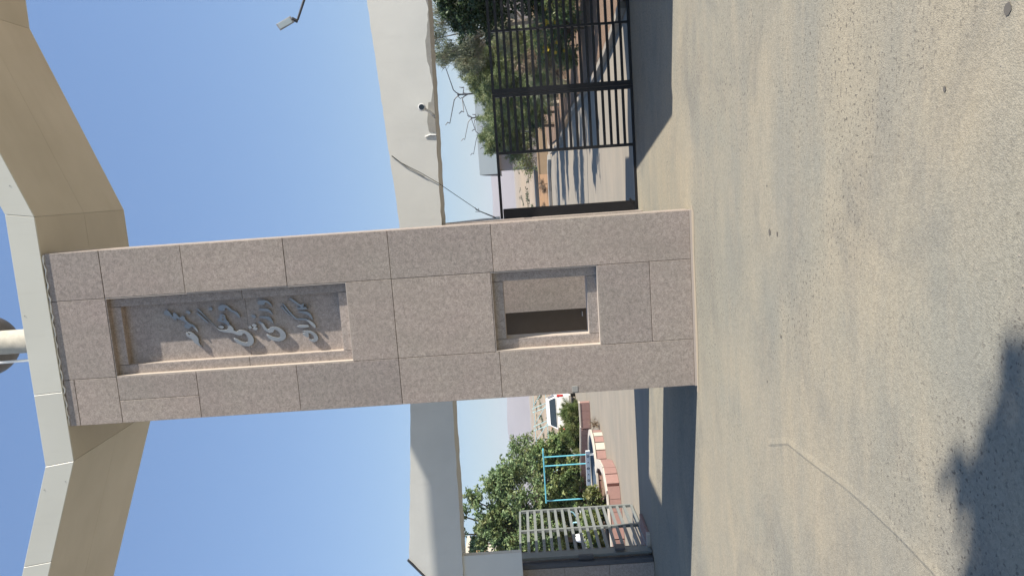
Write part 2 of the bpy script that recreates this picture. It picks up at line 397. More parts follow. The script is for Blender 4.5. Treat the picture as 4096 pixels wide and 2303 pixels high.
# base course
m = MB(); m.box(-WX-.004, WX+.004, -.004, .05, 0, .03); m.build('base_course', M['edge'], pil)
def stepped_frame(x, z0, z1, xi, zi0, zi1, d1, d2, parent, joints, solid):
    """outer reveal to d1, a flat frame, an inner reveal to d2"""
    e = .012
    for (a, b, c, d, y0, y1) in ((-x, -x+e, z0, z1, .004, d1), (x-e, x, z0, z1, .004, d1), (-x+e, x-e, z0, z0+e, .004, d1), (-x+e, x-e, z1-e, z1, .004, d1)):
        m = MB(); m.box(a, b, y0, y1, c, d); m.build('outer_reveal', M['granite'] if c > z1-.1 else M['edge'], parent)  # head piece takes darker granite, standing in for shade on its underside
    # frame plates
    segs = [(-x, -xi, z0, joints), (-x, -xi, joints, z1), (xi, x, z0, joints), (xi, x, joints, z1)] if joints else [(-x, -xi, z0, z1), (xi, x, z0, z1)]
    segs += [(-xi, xi, z0, zi0), (-xi, xi, zi1, z1)]
    for (a, b, c, d) in segs:
        m = MB(); m.box(a+.003, b-.003, d1, d1+.028, c+.003, d-.003); m.build('frame_panel', M['granite_pale'], parent, bevel=.0015)
    for (a, b, c, d) in ((-xi-e, -xi, zi0, zi1), (xi, xi+e, zi0, zi1), (-xi, xi, zi0-e, zi0), (-xi, xi, zi1, zi1+e)):
        m = MB(); m.box(a, b, d1+.0285, d2, c, d); m.build('inner_reveal', M['granite'] if c >= zi1 else M['edge'], parent)  # inner head likewise darker, underside shade put into the stone colour
    # packing behind the frame
    if not solid:
        m = MB()
        m.box(-x, -xi-e, d1+.03, d2-.002, z0, z1); m.box(xi+e, x, d1+.03, d2-.002, z0, z1); m.box(-xi-e, xi+e, d1+.03, d2-.002, z0, zi0-e); m.box(-xi-e, xi+e, d1+.03, d2-.002, zi1+e, z1)
        m.build('frame_core', M['granite'], parent)
nich = .54
stepped_frame(nich, 4.615, 7.85, .40, 4.76, 7.70, D1, SD, pil, 6.05, False)
m = MB(); m.box(-.54, .54, SD, SD+.03, 4.615, 6.05-.002); m.build('sign_panel', M['granite_pale'], pil)
m = MB(); m.box(-.54, .54, SD, SD+.03, 6.05+.002, 7.85); m.build('sign_panel', M['granite_pale'], pil)
stepped_frame(nich, 1.27, 2.69, .395, 1.415, 2.535, .10, T+.02, pil, None, False)
# left flank wall joining the pillar to its rear, seen only by its shade
m = MB(); m.box(-WX, -WX+.14, T+.02, 2.26, 0, H-.05); m.build('flank_wall', M['granite'], pil)

# lettering (steel, standing off the sign panel): "majmue-ye farhangi varzeshi kargaran"
LET = {"majmue": [[[0.273, 7.15], [0.297, 7.138], [0.306, 7.115], [0.298, 7.095], [0.275, 7.077], [0.238, 7.06], [0.212, 7.042], [0.2, 7.03], [0.233, 7.03], [0.254, 7.03], [0.262, 7.018], [0.258, 7.001], [0.24, 6.985], [0.207, 6.965], [0.191, 6.944], [0.207, 6.922], [0.211, 6.9], [0.197, 6.884], [0.168, 6.88], [0.138, 6.86], [0.115, 6.838], [0.096, 6.812], [0.083, 6.782], [0.056, 6.757], [0.026, 6.739], [-0.008, 6.726], [-0.018, 6.729], [0.001, 6.743], [0.031, 6.764], [0.058, 6.789], [0.066, 6.808], [0.048, 6.818], [0.038, 6.845], [0.046, 6.876], [0.065, 6.896], [0.087, 6.895], [0.1, 6.872], [0.098, 6.851], [0.117, 6.87], [0.149, 6.905], [0.169, 6.938], [0.174, 6.966], [0.194, 6.988], [0.177, 6.999], [0.163, 6.997], [0.169, 7.013], [0.186, 7.035], [0.209, 7.06], [0.232, 7.079], [0.232, 7.097], [0.246, 7.127], [0.255, 7.147]], [[0.262, 6.856], [0.276, 6.842], [0.277, 6.814], [0.252, 6.792], [0.233, 6.819], [0.246, 6.839]], [[-0.033, 6.892], [-0.02, 6.879], [-0.026, 6.862], [-0.053, 6.86], [-0.061, 6.84], [-0.048, 6.831], [-0.025, 6.849], [-0.013, 6.857], [-0.017, 6.827], [-0.036, 6.794], [-0.067, 6.762], [-0.101, 6.738], [-0.13, 6.734], [-0.166, 6.735], [-0.204, 6.719], [-0.223, 6.703], [-0.212, 6.727], [-0.19, 6.756], [-0.166, 6.789], [-0.14, 6.803], [-0.106, 6.824], [-0.09, 6.85], [-0.069, 6.88]]], "farhangi": [[[0.291, 6.408], [0.314, 6.39], [0.326, 6.356], [0.326, 6.317], [0.311, 6.284], [0.28, 6.256], [0.25, 6.227], [0.233, 6.194], [0.209, 6.161], [0.179, 6.14], [0.146, 6.13], [0.138, 6.134], [0.159, 6.157], [0.193, 6.185], [0.22, 6.217], [0.237, 6.25], [0.264, 6.275], [0.285, 6.294], [0.289, 6.313], [0.271, 6.324], [0.252, 6.33], [0.25, 6.362], [0.261, 6.396], [0.28, 6.409]], [[0.283, 6.544], [0.299, 6.526], [0.3, 6.501], [0.285, 6.487], [0.265, 6.506], [0.27, 6.53]], [[0.245, 6.714], [0.238, 6.693], [0.211, 6.665], [0.158, 6.622], [0.101, 6.569], [0.096, 6.576], [0.121, 6.605], [0.175, 6.655], [0.217, 6.693]], [[0.296, 6.7], [0.291, 6.68], [0.261, 6.652], [0.208, 6.616], [0.14, 6.56], [0.079, 6.511], [0.018, 6.462], [-0.012, 6.431], [-0.019, 6.367], [-0.017, 6.327], [0.007, 6.307], [0.036, 6.307], [0.059, 6.322], [0.074, 6.341], [0.087, 6.364], [0.104, 6.401], [0.113, 6.436], [0.128, 6.437], [0.144, 6.412], [0.158, 6.402], [0.19, 6.399], [0.201, 6.382], [0.197, 6.351], [0.178, 6.332], [0.146, 6.331], [0.112, 6.319], [0.085, 6.293], [0.056, 6.29], [0.033, 6.268], [0.003, 6.243], [-0.03, 6.24], [-0.049, 6.217], [-0.055, 6.193], [-0.038, 6.17], [-0.035, 6.134], [-0.048, 6.085], [-0.084, 6.033], [-0.122, 5.998], [-0.174, 5.981], [-0.213, 5.987], [-0.248, 6.016], [-0.261, 6.057], [-0.254, 6.11], [-0.238, 6.158], [-0.209, 6.205], [-0.19, 6.224], [-0.163, 6.242], [-0.145, 6.247], [-0.155, 6.212], [-0.191, 6.16], [-0.213, 6.105], [-0.211, 6.069], [-0.187, 6.051], [-0.147, 6.055], [-0.103, 6.071], [-0.08, 6.089], [-0.078, 6.114], [-0.102, 6.135], [-0.101, 6.177], [-0.081, 6.225], [-0.063, 6.258], [-0.056, 6.307], [-0.043, 6.37], [-0.02, 6.431], [0.048, 6.486], [0.132, 6.554], [0.212, 6.622], [0.262, 6.666]], [[0.034, 6.435], [0.043, 6.409], [0.043, 6.388], [0.025, 6.363], [0.004, 6.389], [0.016, 6.412]]], "varzeshi": [[[0.325, 5.866], [0.346, 5.855], [0.356, 5.825], [0.355, 5.783], [0.345, 5.742], [0.322, 5.712], [0.292, 5.691], [0.266, 5.681], [0.282, 5.699], [0.305, 5.721], [0.317, 5.745], [0.322, 5.762], [0.319, 5.773], [0.296, 5.779], [0.296, 5.818], [0.305, 5.849], [0.314, 5.865]], [[0.232, 5.864], [0.239, 5.832], [0.237, 5.782], [0.231, 5.741], [0.207, 5.711], [0.178, 5.693], [0.155, 5.682], [0.171, 5.705], [0.192, 5.731], [0.208, 5.772], [0.212, 5.81]], [[0.127, 5.869], [0.134, 5.837], [0.131, 5.78], [0.123, 5.739], [0.1, 5.713], [0.063, 5.696], [0.037, 5.692], [0.05, 5.712], [0.076, 5.737], [0.096, 5.767], [0.111, 5.804], [0.119, 5.849]], [[0.15, 5.975], [0.163, 5.954], [0.16, 5.93], [0.14, 5.913], [0.12, 5.936], [0.135, 5.957]], [[0.021, 5.981], [0.036, 5.962], [0.035, 5.937], [0.015, 5.916], [-0.003, 5.942], [0.002, 5.966]], [[-0.004, 6.034], [0.013, 6.007], [-0.008, 5.985], [-0.022, 6.008]], [[-0.026, 5.975], [-0.008, 5.949], [-0.013, 5.923], [-0.027, 5.909], [-0.048, 5.936], [-0.038, 5.96]], [[0.065, 5.891], [0.065, 5.866], [0.047, 5.836], [0.017, 5.815], [-0.024, 5.798], [-0.047, 5.776], [-0.051, 5.755], [-0.031, 5.742], [-0.019, 5.712], [-0.02, 5.67], [-0.036, 5.622], [-0.071, 5.576], [-0.11, 5.545], [-0.154, 5.535], [-0.189, 5.55], [-0.212, 5.585], [-0.221, 5.635], [-0.214, 5.685], [-0.198, 5.733], [-0.174, 5.769], [-0.143, 5.791], [-0.121, 5.795], [-0.135, 5.761], [-0.155, 5.721], [-0.173, 5.673], [-0.179, 5.638], [-0.163, 5.611], [-0.134, 5.606], [-0.097, 5.618], [-0.067, 5.647], [-0.054, 5.677], [-0.067, 5.693], [-0.091, 5.706], [-0.094, 5.749], [-0.075, 5.786], [-0.048, 5.815], [-0.01, 5.836], [0.027, 5.853], [0.047, 5.879]]], "kargaran": [[[0.353, 5.433], [0.353, 5.408], [0.332, 5.383], [0.293, 5.337], [0.262, 5.298], [0.257, 5.278], [0.27, 5.241], [0.266, 5.199], [0.245, 5.166], [0.224, 5.161], [0.207, 5.173], [0.197, 5.206], [0.193, 5.256], [0.199, 5.305], [0.211, 5.346], [0.218, 5.338], [0.217, 5.275], [0.22, 5.239], [0.22, 5.218], [0.238, 5.209], [0.253, 5.228], [0.243, 5.24], [0.225, 5.235], [0.22, 5.26], [0.225, 5.288], [0.244, 5.307], [0.28, 5.353], [0.318, 5.398]], [[0.165, 5.323], [0.164, 5.281], [0.158, 5.224], [0.143, 5.191], [0.117, 5.169], [0.08, 5.155], [0.047, 5.148], [0.063, 5.167], [0.097, 5.189], [0.12, 5.214], [0.137, 5.255], [0.153, 5.303]], [[0.254, 5.557], [0.242, 5.534], [0.197, 5.504], [0.14, 5.46], [0.122, 5.441], [0.123, 5.455], [0.16, 5.486], [0.205, 5.524]], [[0.286, 5.529], [0.272, 5.509], [0.231, 5.486], [0.186, 5.455], [0.126, 5.412], [0.073, 5.365], [0.068, 5.291], [0.06, 5.235], [0.036, 5.195], [0.005, 5.156], [-0.022, 5.13], [-0.052, 5.119], [-0.073, 5.125], [-0.054, 5.148], [-0.019, 5.18], [0.019, 5.211], [0.043, 5.244], [0.052, 5.3], [0.06, 5.37], [0.097, 5.408], [0.158, 5.451], [0.218, 5.494]], [[-0.035, 5.369], [-0.024, 5.343], [-0.023, 5.287], [-0.03, 5.223], [-0.045, 5.204], [-0.053, 5.226], [-0.057, 5.283], [-0.049, 5.339]], [[-0.105, 5.295], [-0.102, 5.245], [-0.11, 5.196], [-0.132, 5.156], [-0.16, 5.123], [-0.201, 5.103], [-0.233, 5.106], [-0.257, 5.13], [-0.264, 5.163], [-0.248, 5.204], [-0.225, 5.226], [-0.231, 5.195], [-0.233, 5.167], [-0.212, 5.152], [-0.179, 5.157], [-0.148, 5.186], [-0.136, 5.213], [-0.132, 5.234], [-0.16, 5.223], [-0.185, 5.229], [-0.195, 5.248], [-0.175, 5.274], [-0.148, 5.3], [-0.133, 5.302], [-0.137, 5.27], [-0.133, 5.249], [-0.119, 5.276]]]}
def signed_area(p): return sum(p[i][0]*p[(i+1) % len(p)][1]-p[(i+1) % len(p)][0]*p[i][1] for i in range(len(p)))/2
for w in ('majmue', 'farhangi', 'varzeshi', 'kargaran'):
    polys = LET[w]
    cu = bpy.data.curves.new('sign_word', 'CURVE'); cu.dimensions = '2D'; cu.fill_mode = 'BOTH'; cu.extrude = .012; cu.bevel_depth = .0018; cu.offset = .0018
    extra = []
    if w == 'farhangi':      # the two eyes of the letter he
        for cx, cy, rr in ((.0, 0, 0),): pass
    for poly in polys:
        sp = cu.splines.new('POLY'); sp.points.add(len(poly)-1); sp.use_cyclic_u = True
        for k, (x, z) in enumerate(poly): sp.points[k].co = (x, z, 0, 1)
    if w == 'farhangi':
        big = max(polys, key=len); ex, ez = big[26] if False else (0, 0)
    ob = bpy.data.objects.new('sign_word', cu); COL.objects.link(ob)
    dg = bpy.context.evaluated_depsgraph_get(); me = bpy.data.meshes.new_from_object(ob.evaluated_get(dg)); bpy.data.objects.remove(ob)
    me.materials.clear(); me.materials.append(M['steel'])
    o = bpy.data.objects.new('sign_word', me); COL.objects.link(o); o.parent = pil
    o.rotation_euler = (R(90), 0, 0); o.location = (0, .148, 0)
# two dark eyes of the letter he: small pierced discs
def disc_on_sign(x, z, rr):
    m = MB(); m.lathe([(rr, 0), (rr, .003)], (x, .1325, z), 12, 'y'); m.build('pierced_eye', M['mortar'], pil)
EYES = [(0.171, 6.358, 0.011), (0.129, 6.366, 0.016)]
for e in EYES: disc_on_sign(*e)

# scars on the cladding, little grey plate low on the left
m = MB(); m.box(-1.165, -1.08, -.006, .001, 1.62, 1.70); m.build('junction_plate', M['patch'], pil, bevel=.002)

# ------------------------------------------------------------------ canopy on the pillar (folded, underside tan)
can = thing('entrance_canopy', 'folded white metal canopy with a tan underside, on top of the granite pillar', 'canopy', (0, 0, H))
lo = [(-7.2, 9.63), (-4.55, 9.66), (-1.668, 8.585), (1.679, 8.60), (4.57, 9.67), (7.2, 9.63)]
up = [(-7.2, 10.02), (-4.60, 10.05), (-1.72, 8.985), (1.735, 8.98), (4.62, 10.06), (7.2, 10.02)]
CB = 2.25
for i in range(5):
    (x0, z0), (x1, z1) = lo[i], lo[i+1]; (X0, Z0), (X1, Z1) = up[i], up[i+1]
    n = max(1, round(math.hypot(x1-x0, z1-z0)/1.65)) if i != 2 else 2
    if i == 2: fr = [0, .98/3.35, 1]
    else: fr = [k/n for k in range(n+1)]
    if i in (1, 3): fr = [0, .5, 1]
    for a, b in zip(fr[:-1], fr[1:]):
        g = .003; p = lambda t: (x0+(x1-x0)*t, z0+(z1-z0)*t); q = lambda t: (X0+(X1-X0)*t, Z0+(Z1-Z0)*t)
        pa, pb, qb, qa = p(a), p(b), q(b), q(a)
        dy = random.uniform(-.002, .002)
        m = MB(); m.prism([(pa[0]+g, pa[1]), (pb[0]-g, pb[1]), (qb[0]-g, qb[1]), (qa[0]+g, qa[1])], -.035+dy, -.012); m.build('fascia_panel', M['fascia'], can, bevel=.004)
    # soffit plates (split across the depth)
    for (ya, yb) in ((-.010, 1.13), (1.134, CB)):
        e = .014
        m = MB(); m.prism([(x0+.002, z0+.004), (x1-.002, z1+.004), (x1-.002, z1+.004+e), (x0+.002, z0+.004+e)], ya, yb); m.build('soffit_panel', M['soffit'], can)
m = MB(); m.prism([(x, z+.02) for x, z in lo]+[(x, z-.015) for x, z in reversed(up)], -.010, CB-.002); m.build('canopy_core', M['fascia'], can)
m = MB()
for i in range(5): m.prism([(lo[i][0], lo[i][1]+.002), (lo[i+1][0], lo[i+1][1]+.002), up[i+1], up[i]], CB, CB+.02)
m.build('rear_fascia', M['fascia'], can)
# foam / sealant bead between canopy and pillar
pts = [(x, -.006+random.uniform(-.004, .003), 8.585+.008*math.sin(x*31)+random.uniform(-.007, .007)) for x in np.linspace(-1.17, 1.17, 60)]
m = MB(); m.tube(pts, [.009+random.uniform(-.003, .005) for _ in pts], 6); m.build('sealant_bead', M['white'], can, smooth=True)
for (x, z) in ((.38, 8.93), (-1.95, 8.74), (-2.05, 9.05), (2.1, 8.85)):
    m = MB(); m.lathe([(.006, 0), (.006, .003)], (x, -.0405, z), 8, 'y'); m.build('rivet', M['darkgrey'], can)

# drum, globe and thin pipe standing on the canopy
t = thing('roof_globe', 'large dark globe standing on a short weathered drum on the canopy', 'globe', (-.12, 1.1, 8.99))
m = MB(); m.lathe([(.001+.47*math.sin(a), -.47*math.cos(a)) for a in np.linspace(0, math.pi, 24)], (-.21, 1.25, 10.48), 36); m.build('globe', M['globe'], t, smooth=True)
m = MB(); m.lathe([(.178, 8.96), (.178, 9.45), (.172, 9.46), (.172, 9.90), (.16, 10.05), (.05, 10.08)], (-.085, .72, 0), 28); m.build('drum', M['weathered'], t, smooth=True)
m = MB(); m.tube([(-.345, .62, 8.97), (-.36, .64, 9.9)], .020, 10); m.build('pipe', M['white'], t, smooth=True)

# ------------------------------------------------------------------ rear pier with brown door, lintel
pier = thing('rear_pier', 'granite rear pier behind the window with a brown door in its left half', 'pier', (0, 3.9, 0))
PY = 3.755
for (a, b, c, d) in ((-.69, 1.025, .02, 2.85), (-.69, 1.025, 2.85, 3.585), (-1.62, -1.30, .02, 2.2), (-1.62, -1.30, 2.2, 3.585), (-1.30, -.69, 2.85, 3.585)):
    m = MB(); m.box(a+.003, b-.003, PY+random.uniform(-.001, .001), PY+.03, c+.003, d-.003); m.build('granite_panel', M['granite_pale'], pier, bevel=.002)
m = MB(); m.box(-1.62, -1.30, PY+.03, 4.2, 0, 3.57); m.box(-.695, 1.02, PY+.03, 4.2, 0, 3.57); m.box(-1.30, -.695, PY+.03, 4.2, 2.85, 3.57); m.box(-1.30, -.695, 4.14, 4.2, 0, 2.85); m.build('pier_core', M['granite'], pier)
d = MB(); d.box(-1.28, -.72, 4.06, 4.10, .03, 2.83); dd = d.build('door', M['brown'], pier, bevel=.004)
m = MB(); m.tube([(-.80, 4.06, 1.18), (-.80, 4.01, 1.18), (-.88, 4.01, 1.18)], .010, 8); m.build('handle', M['rim'], dd)
m = MB(); m.box(-1.298, -1.275, 4.03, 4.13, .02, 2.848); m.box(-.725, -.697, 4.03, 4.13, .02, 2.848); m.build('door_frame', M['brown'], pier)

lin = thing('white_lintel_beam', 'long white plastered beam crossing behind the granite pillar above the gates', 'beam', (0, 4.3, 3.6))
def zb(x): return 3.578+(4.92-x)*.0195
LT = [(-6.4, 3.96), (-5.37, 4.805), (-3.42, 4.61), (-2.27, 4.51), (1.06, 4.415), (4.99, 4.635), (6.25, 4.71)]
poly = [(x, zb(x)) for x in (6.25, 4.95, 3.0, 1.0, -2.3, -5.38, -6.4)]
def rough_edge(poly, jit, step=.12):
    out = []
    for i in range(len(poly)):
        a, b = poly[i], poly[(i+1) % len(poly)]; L = math.hypot(b[0]-a[0], b[1]-a[1]); n = max(1, int(L/step))
        for k in range(n):
            t = k/n; out.append((a[0]+(b[0]-a[0])*t+random.uniform(-jit, jit)*.3, a[1]+(b[1]-a[1])*t+(random.uniform(-jit, jit) if k else 0)))
    return out
lp = rough_edge(LT+poly, .007)
m = MB(); m.prism(lp, 3.74, 4.55); m.build('beam', M['plaster'], lin)
# flaked lower edge: a scar where render has come away
sc = [(3.0, zb(3.0)-.005)]
xs = np.linspace(3.0, 5.2, 26)
sc += [(x, zb(x)-.005) for x in xs[1:]] + [(x, zb(x)+.05+.04*math.sin(x*5)+random.uniform(-.012, .012)) for x in xs[::-1]]
m = MB(); m.prism(sc, 3.734, 3.742); m.build('render_scar', M['patch'], lin)
sc = [(2.42+.012*i, zb(2.42)+.0) for i in range(1)]
m = MB(); m.prism([(2.66, zb(2.66)-.004), (3.2, zb(3.2)-.004), (3.18, zb(3.2)+.10), (3.0, zb(3)+.12), (2.85, zb(2.8)+.14), (2.67, zb(2.66)+.12)], 3.730, 3.7335); m.build('render_scar', M['patch'], lin)
m = MB(); m.tube([(2.61, 3.728, zb(2.61)+.0), (2.62, 3.726, zb(2.61)+.10), (2.59, 3.73, zb(2.61)+.20)], [.012, .014, .006], 6); m.build('plaster_lip', M['white'], lin, smooth=True)
m = MB(); m.obox((-5.37, 3.74, 4.83), (-6.42, 3.74, 3.97), .06, .03); m.build('edge_strip', M['darkgrey'], lin)

# CCTV camera on the beam
t = thing('security_camera', 'white security camera with a dark lens mounted on the white beam', 'camera', (3.10, 3.72, 3.73))
m = MB(); m.tube([(2.97, 3.74, 3.65), (3.01, 3.66, 3.69), (3.06, 3.61, 3.77)], .024, 8); m.build('bracket', M['white'], t, smooth=True)
m = MB(); m.lathe([(.03, 0), (.058, -.01), (.062, -.05), (.062, -.15), (.055, -.165)], (3.085, 3.64, 3.81), 20, 'y'); m.build('housing', M['white'], t, smooth=True)
m = MB(); m.lathe([(.047, -.166), (.047, -.170)], (3.085, 3.64, 3.81), 20, 'y'); m.build('lens', M['lens'], t)
m = MB(); m.tube([(2.97, 3.73, 3.67), (2.93, 3.725, 3.63), (2.94, 3.73, 3.60)], .006, 6); m.build('cable', M['white'], t)

# white conduit and drooping cable beside the pillar
t = thing('conduit', 'thin white conduit running up beside the granite pillar to the beam', 'pipe', (1.03, 4.28, 2.6))
m = MB(); m.tube([(1.035, 4.27, 2.60), (1.035, 4.27, 2.9), (1.005, 4.28, 3.45), (1.0, 4.29, 3.66)], .017, 8); m.build('pipe', M['white'], t, smooth=True)
m = MB(); m.box(1.00, 1.07, 4.235, 4.29, 2.60, 2.68); m.build('box', M['white'], t, bevel=.005)
pts = [(2.298, 3.72, 4.435), (2.163, 3.71, 4.28), (1.97, 3.71, 3.955), (1.76, 3.72, 3.645), (1.505, 3.9, 3.34), (1.28, 4.2, 3.08), (1.20, 4.2, 2.98), (1.12, 4.22, 2.82), (1.05, 4.25, 2.68)]
t = thing('sagging_cable', 'black cable sagging from the white beam to the top of the black gate', 'cable', (1.05, 4.25, 2.68))
m = MB(); m.tube(pts, [.006]*6+[.009, .012, .013], 6); m.build('cable', M['cable'], t, smooth=True)
m = MB(); m.tube([(2.298, 3.725, 4.445), (2.086, 3.72, 4.185), (1.893, 3.72, 3.89)], .005, 6); m.build('cable', M['cable'], t, smooth=True)
m = MB(); m.tube([(1.27, 4.19, 3.05), (1.22, 4.18, 3.03), (1.20, 4.20, 2.98), (1.25, 4.2, 2.99)], .006, 6); m.tube([(1.18, 4.2, 2.97), (1.19, 4.18, 3.05)], .004, 5); m.build('tie', M['cable'], t)

# ------------------------------------------------------------------ black gate (closed, right of the pillar)
GB = [.19+.1247*i for i in range(19)]
def bar(th, x0, x1, z, y0=4.285, y1=4.315, h=.050, mat='black', name='bar'):
    m = MB(); m.box(x0, x1, y0, y1, z-h/2, z+h/2); return m.build(name, M[mat], th)
g1 = thing('gate_leaf', 'black barred gate leaf hinged beside the granite pillar, its first bay open', 'gate', (1.1, 4.3, 0))
bar(g1, 1.02, 3.30, 2.565, 4.275, 4.325, .05, name='top_rail'); bar(g1, 1.02, 3.30, .03, 4.275, 4.325, .05, name='bottom_rail')
m = MB(); m.box(1.015, 1.20, 4.27, 4.33, .06, 2.53); m.build('hinge_stile', M['black'], g1, bevel=.004)
m = MB(); m.box(2.20, 2.255, 4.27, 4.33, .056, 2.538); m.build('mullion', M['black'], g1)
m = MB(); m.box(3.235, 3.30, 4.268, 4.332, .006, 2.59); m.build('meeting_stile', M['black'], g1)
for z in GB: bar(g1, 2.2555, 3.2345, z)
m = MB(); m.tube([(1.16, 4.25, .10), (1.24, 4.25, .16)], .02, 8); m.build('floor_bolt', M['black'], g1)
g2 = thing('gate_leaf', 'black barred gate leaf further right, meeting the first leaf at a thick upright', 'gate', (5.6, 4.3, 0))
bar(g2, 3.31, 5.75, 2.565, 4.275, 4.325, .05, name='top_rail'); bar(g2, 3.31, 5.75, .03, 4.275, 4.325, .05, name='bottom_rail')
m = MB(); m.box(3.305, 3.39, 4.268, 4.332, .006, 2.59); m.build('meeting_stile', M['black'], g2)
m = MB(); m.box(4.395, 4.435, 4.27, 4.33, .056, 2.538); m.build('mullion', M['black'], g2)
m = MB(); m.box(5.66, 5.75, 4.27, 4.33, .056, 2.538); m.build('hinge_stile', M['black'], g2)
for z in GB: bar(g2, 3.3905, 4.3945, z-.008); bar(g2, 4.4355, 5.6595, z)
g3 = thing('swung_gate_leaf', 'grey barred gate leaf swung open inwards beside the left pier', 'gate', (-5.85, 4.4, 0))
def gx(y): return -5.87-(y-4.4)*.075
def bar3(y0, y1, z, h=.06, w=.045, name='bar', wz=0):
    m = MB(); m.obox((gx(y0), y0, z), (gx(y1), y1, z), w, h); return m.build(name, M['greypaint_shaded'], g3)
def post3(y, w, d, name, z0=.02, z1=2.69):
    m = MB(); m.box(gx(y)-d/2, gx(y)+d/2, y-w/2, y+w/2, z0, z1); return m.build(name, M['greypaint_shaded'], g3)
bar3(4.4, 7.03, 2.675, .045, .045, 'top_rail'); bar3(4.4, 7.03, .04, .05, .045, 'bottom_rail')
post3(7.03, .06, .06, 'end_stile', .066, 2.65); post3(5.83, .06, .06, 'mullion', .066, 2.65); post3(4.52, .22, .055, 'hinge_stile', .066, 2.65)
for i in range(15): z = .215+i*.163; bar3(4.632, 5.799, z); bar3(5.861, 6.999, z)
m = MB(); m.box(-5.925, -5.83, 4.34, 4.405, 1.2, 1.5); m.build('lock_case', M['darkgrey'], g3)
m = MB(); m.box(-5.81, -5.76, 4.42, 4.60, .55, .75); m.build('latch', M['darkgrey'], g3)

# left pier (granite below, plaster above)
t = thing('left_pier', 'granite pier at the far left with a plastered wall above, in shade', 'pier', (-6.9, 4.3, 0))
for (a, b, c, d) in ((-6.8, -6.02, .0, .9), (-6.8, -6.02, .9, 1.8), (-6.8, -6.02, 1.8, 2.66), (-7.8, -6.8, 0, .9), (-7.8, -6.8, .9, 1.8), (-7.8, -6.8, 1.8, 2.66)):
    m = MB(); m.box(a+.003, b-.003, 4.26+random.uniform(0, .002), 4.29, c+.003, d-.003); m.build('granite_panel', M['granite'], t, bevel=.002)
m = MB(); m.box(-7.8, -6.02, 4.29, 5.0, 0, 2.66); m.build('pier_core', M['granite'], t)
m = MB(); m.box(-6.018, -5.93, 4.27, 4.38, .02, 2.70); m.build('gate_post', M['darkgrey'], t)
m = MB(); m.box(-7.3, -5.40, 3.80, 3.92, 2.63, 3.785); m.box(-7.8, -6.02, 3.925, 5.0, 2.665, 3.77); m.build('plastered_wall', M['plaster'], t)

# ------------------------------------------------------------------ things that stand beyond the right edge and only shade the forecourt
t = thing('gatehouse', 'low white gatehouse just beyond the right edge, shading the paving', 'building', (6.34, .02, 0), R(12))
def lb(x0, x1, y0, y1, z0, z1, nm, mt): m = MB(); m.box(x0, x1, y0, y1, z0, z1); return m.build(nm, M[mt], t, world=False, bevel=.01)
lb(0, 5, 0, 3.6, 0, 3.0, 'wall', 'plaster'); lb(-.06, 5.1, -.06, 3.66, 3.0, 3.22, 'roof', 'coping')
w_ = lb(1.4, 2.6, -.03, .02, 1.0, 2.1, 'window', 'white'); lb(3.4, 4.3, -.03, .02, 0, 2.1, 'door', 'brown')
m = MB(); m.box(1.46, 2.54, -.036, -.031, 1.06, 2.04); m.build('pane', M['glass'], w_, world=False)

def wheel(parent, c, rad, w, n=20):
    m = MB(); m.lathe([(rad*.62, -w/2), (rad*.95, -w/2), (rad, -w/2+.03), (rad, w/2-.03), (rad*.95, w/2), (rad*.62, w/2)], (0, 0, 0), n, 'x')
    tyre = m.build('wheel', M['rubber'], parent, world=False, smooth=True); tyre.location = c
    m = MB(); m.lathe([(rad*.12, -w/2-.004), (rad*.60, -w/2+.012), (rad*.615, -w/2+.02), (rad*.615, w/2-.02), (rad*.60, w/2-.012), (rad*.12, w/2+.004)], (0, 0, 0), n, 'x')
    m.build('rim', M['rim'], tyre, world=False, smooth=True); return tyre
# ------------------------------------------------------------------ beyond the gates, right side
sheet('planting_bed', [(4.9, 4.5), (16, 4.5), (22, 45), (6, 45), (3.6, 36), (3.55, 25.2), (4.2, 20), (4.4, 10), (4.55, 8), (4.8, 6)], .05, M['soil'])
# kerb stones
t = thing('bed_kerb', 'low concrete kerb of separate stones along the planting bed', 'kerb', (4.6, 6, 0))
kp = [(4.82, 4.75), (4.60, 5.9), (4.32, 8.0), (4.17, 10.0), (4.12, 13), (4.02, 17), (3.95, 20.0), (3.55, 23), (3.27, 25.2), (3.2, 29), (3.1, 34)]
def along(pts, step):
    segs = [(Vector((*a, 0)), Vector((*b, 0))) for a, b in zip(pts[:-1], pts[1:])]; out = []; tot = sum((b-a).length for a, b in segs); s = 0
    def at(s):
        for a, b in segs:
            L = (b-a).length
            if s <= L+1e-6: return a+(b-a)*(s/L)
            s -= L
        return segs[-1][1]
    k = 0
    while k*step < tot-.02: out.append((at(k*step), at(min(tot, (k+1)*step)))); k += 1
    return out
for i, (a, b) in enumerate(along(kp, .8)):
    d = (b-a).normalized()*.006; m = MB(); m.obox(a+d+Vector((0, 0, .06)), b-d+Vector((0, 0, .06)), .15, .13+random.uniform(-.008, .008))
    m.build('kerb_stone', M['brick'] if 17 <= i <= 20 else M['concrete'], t, bevel=.008)
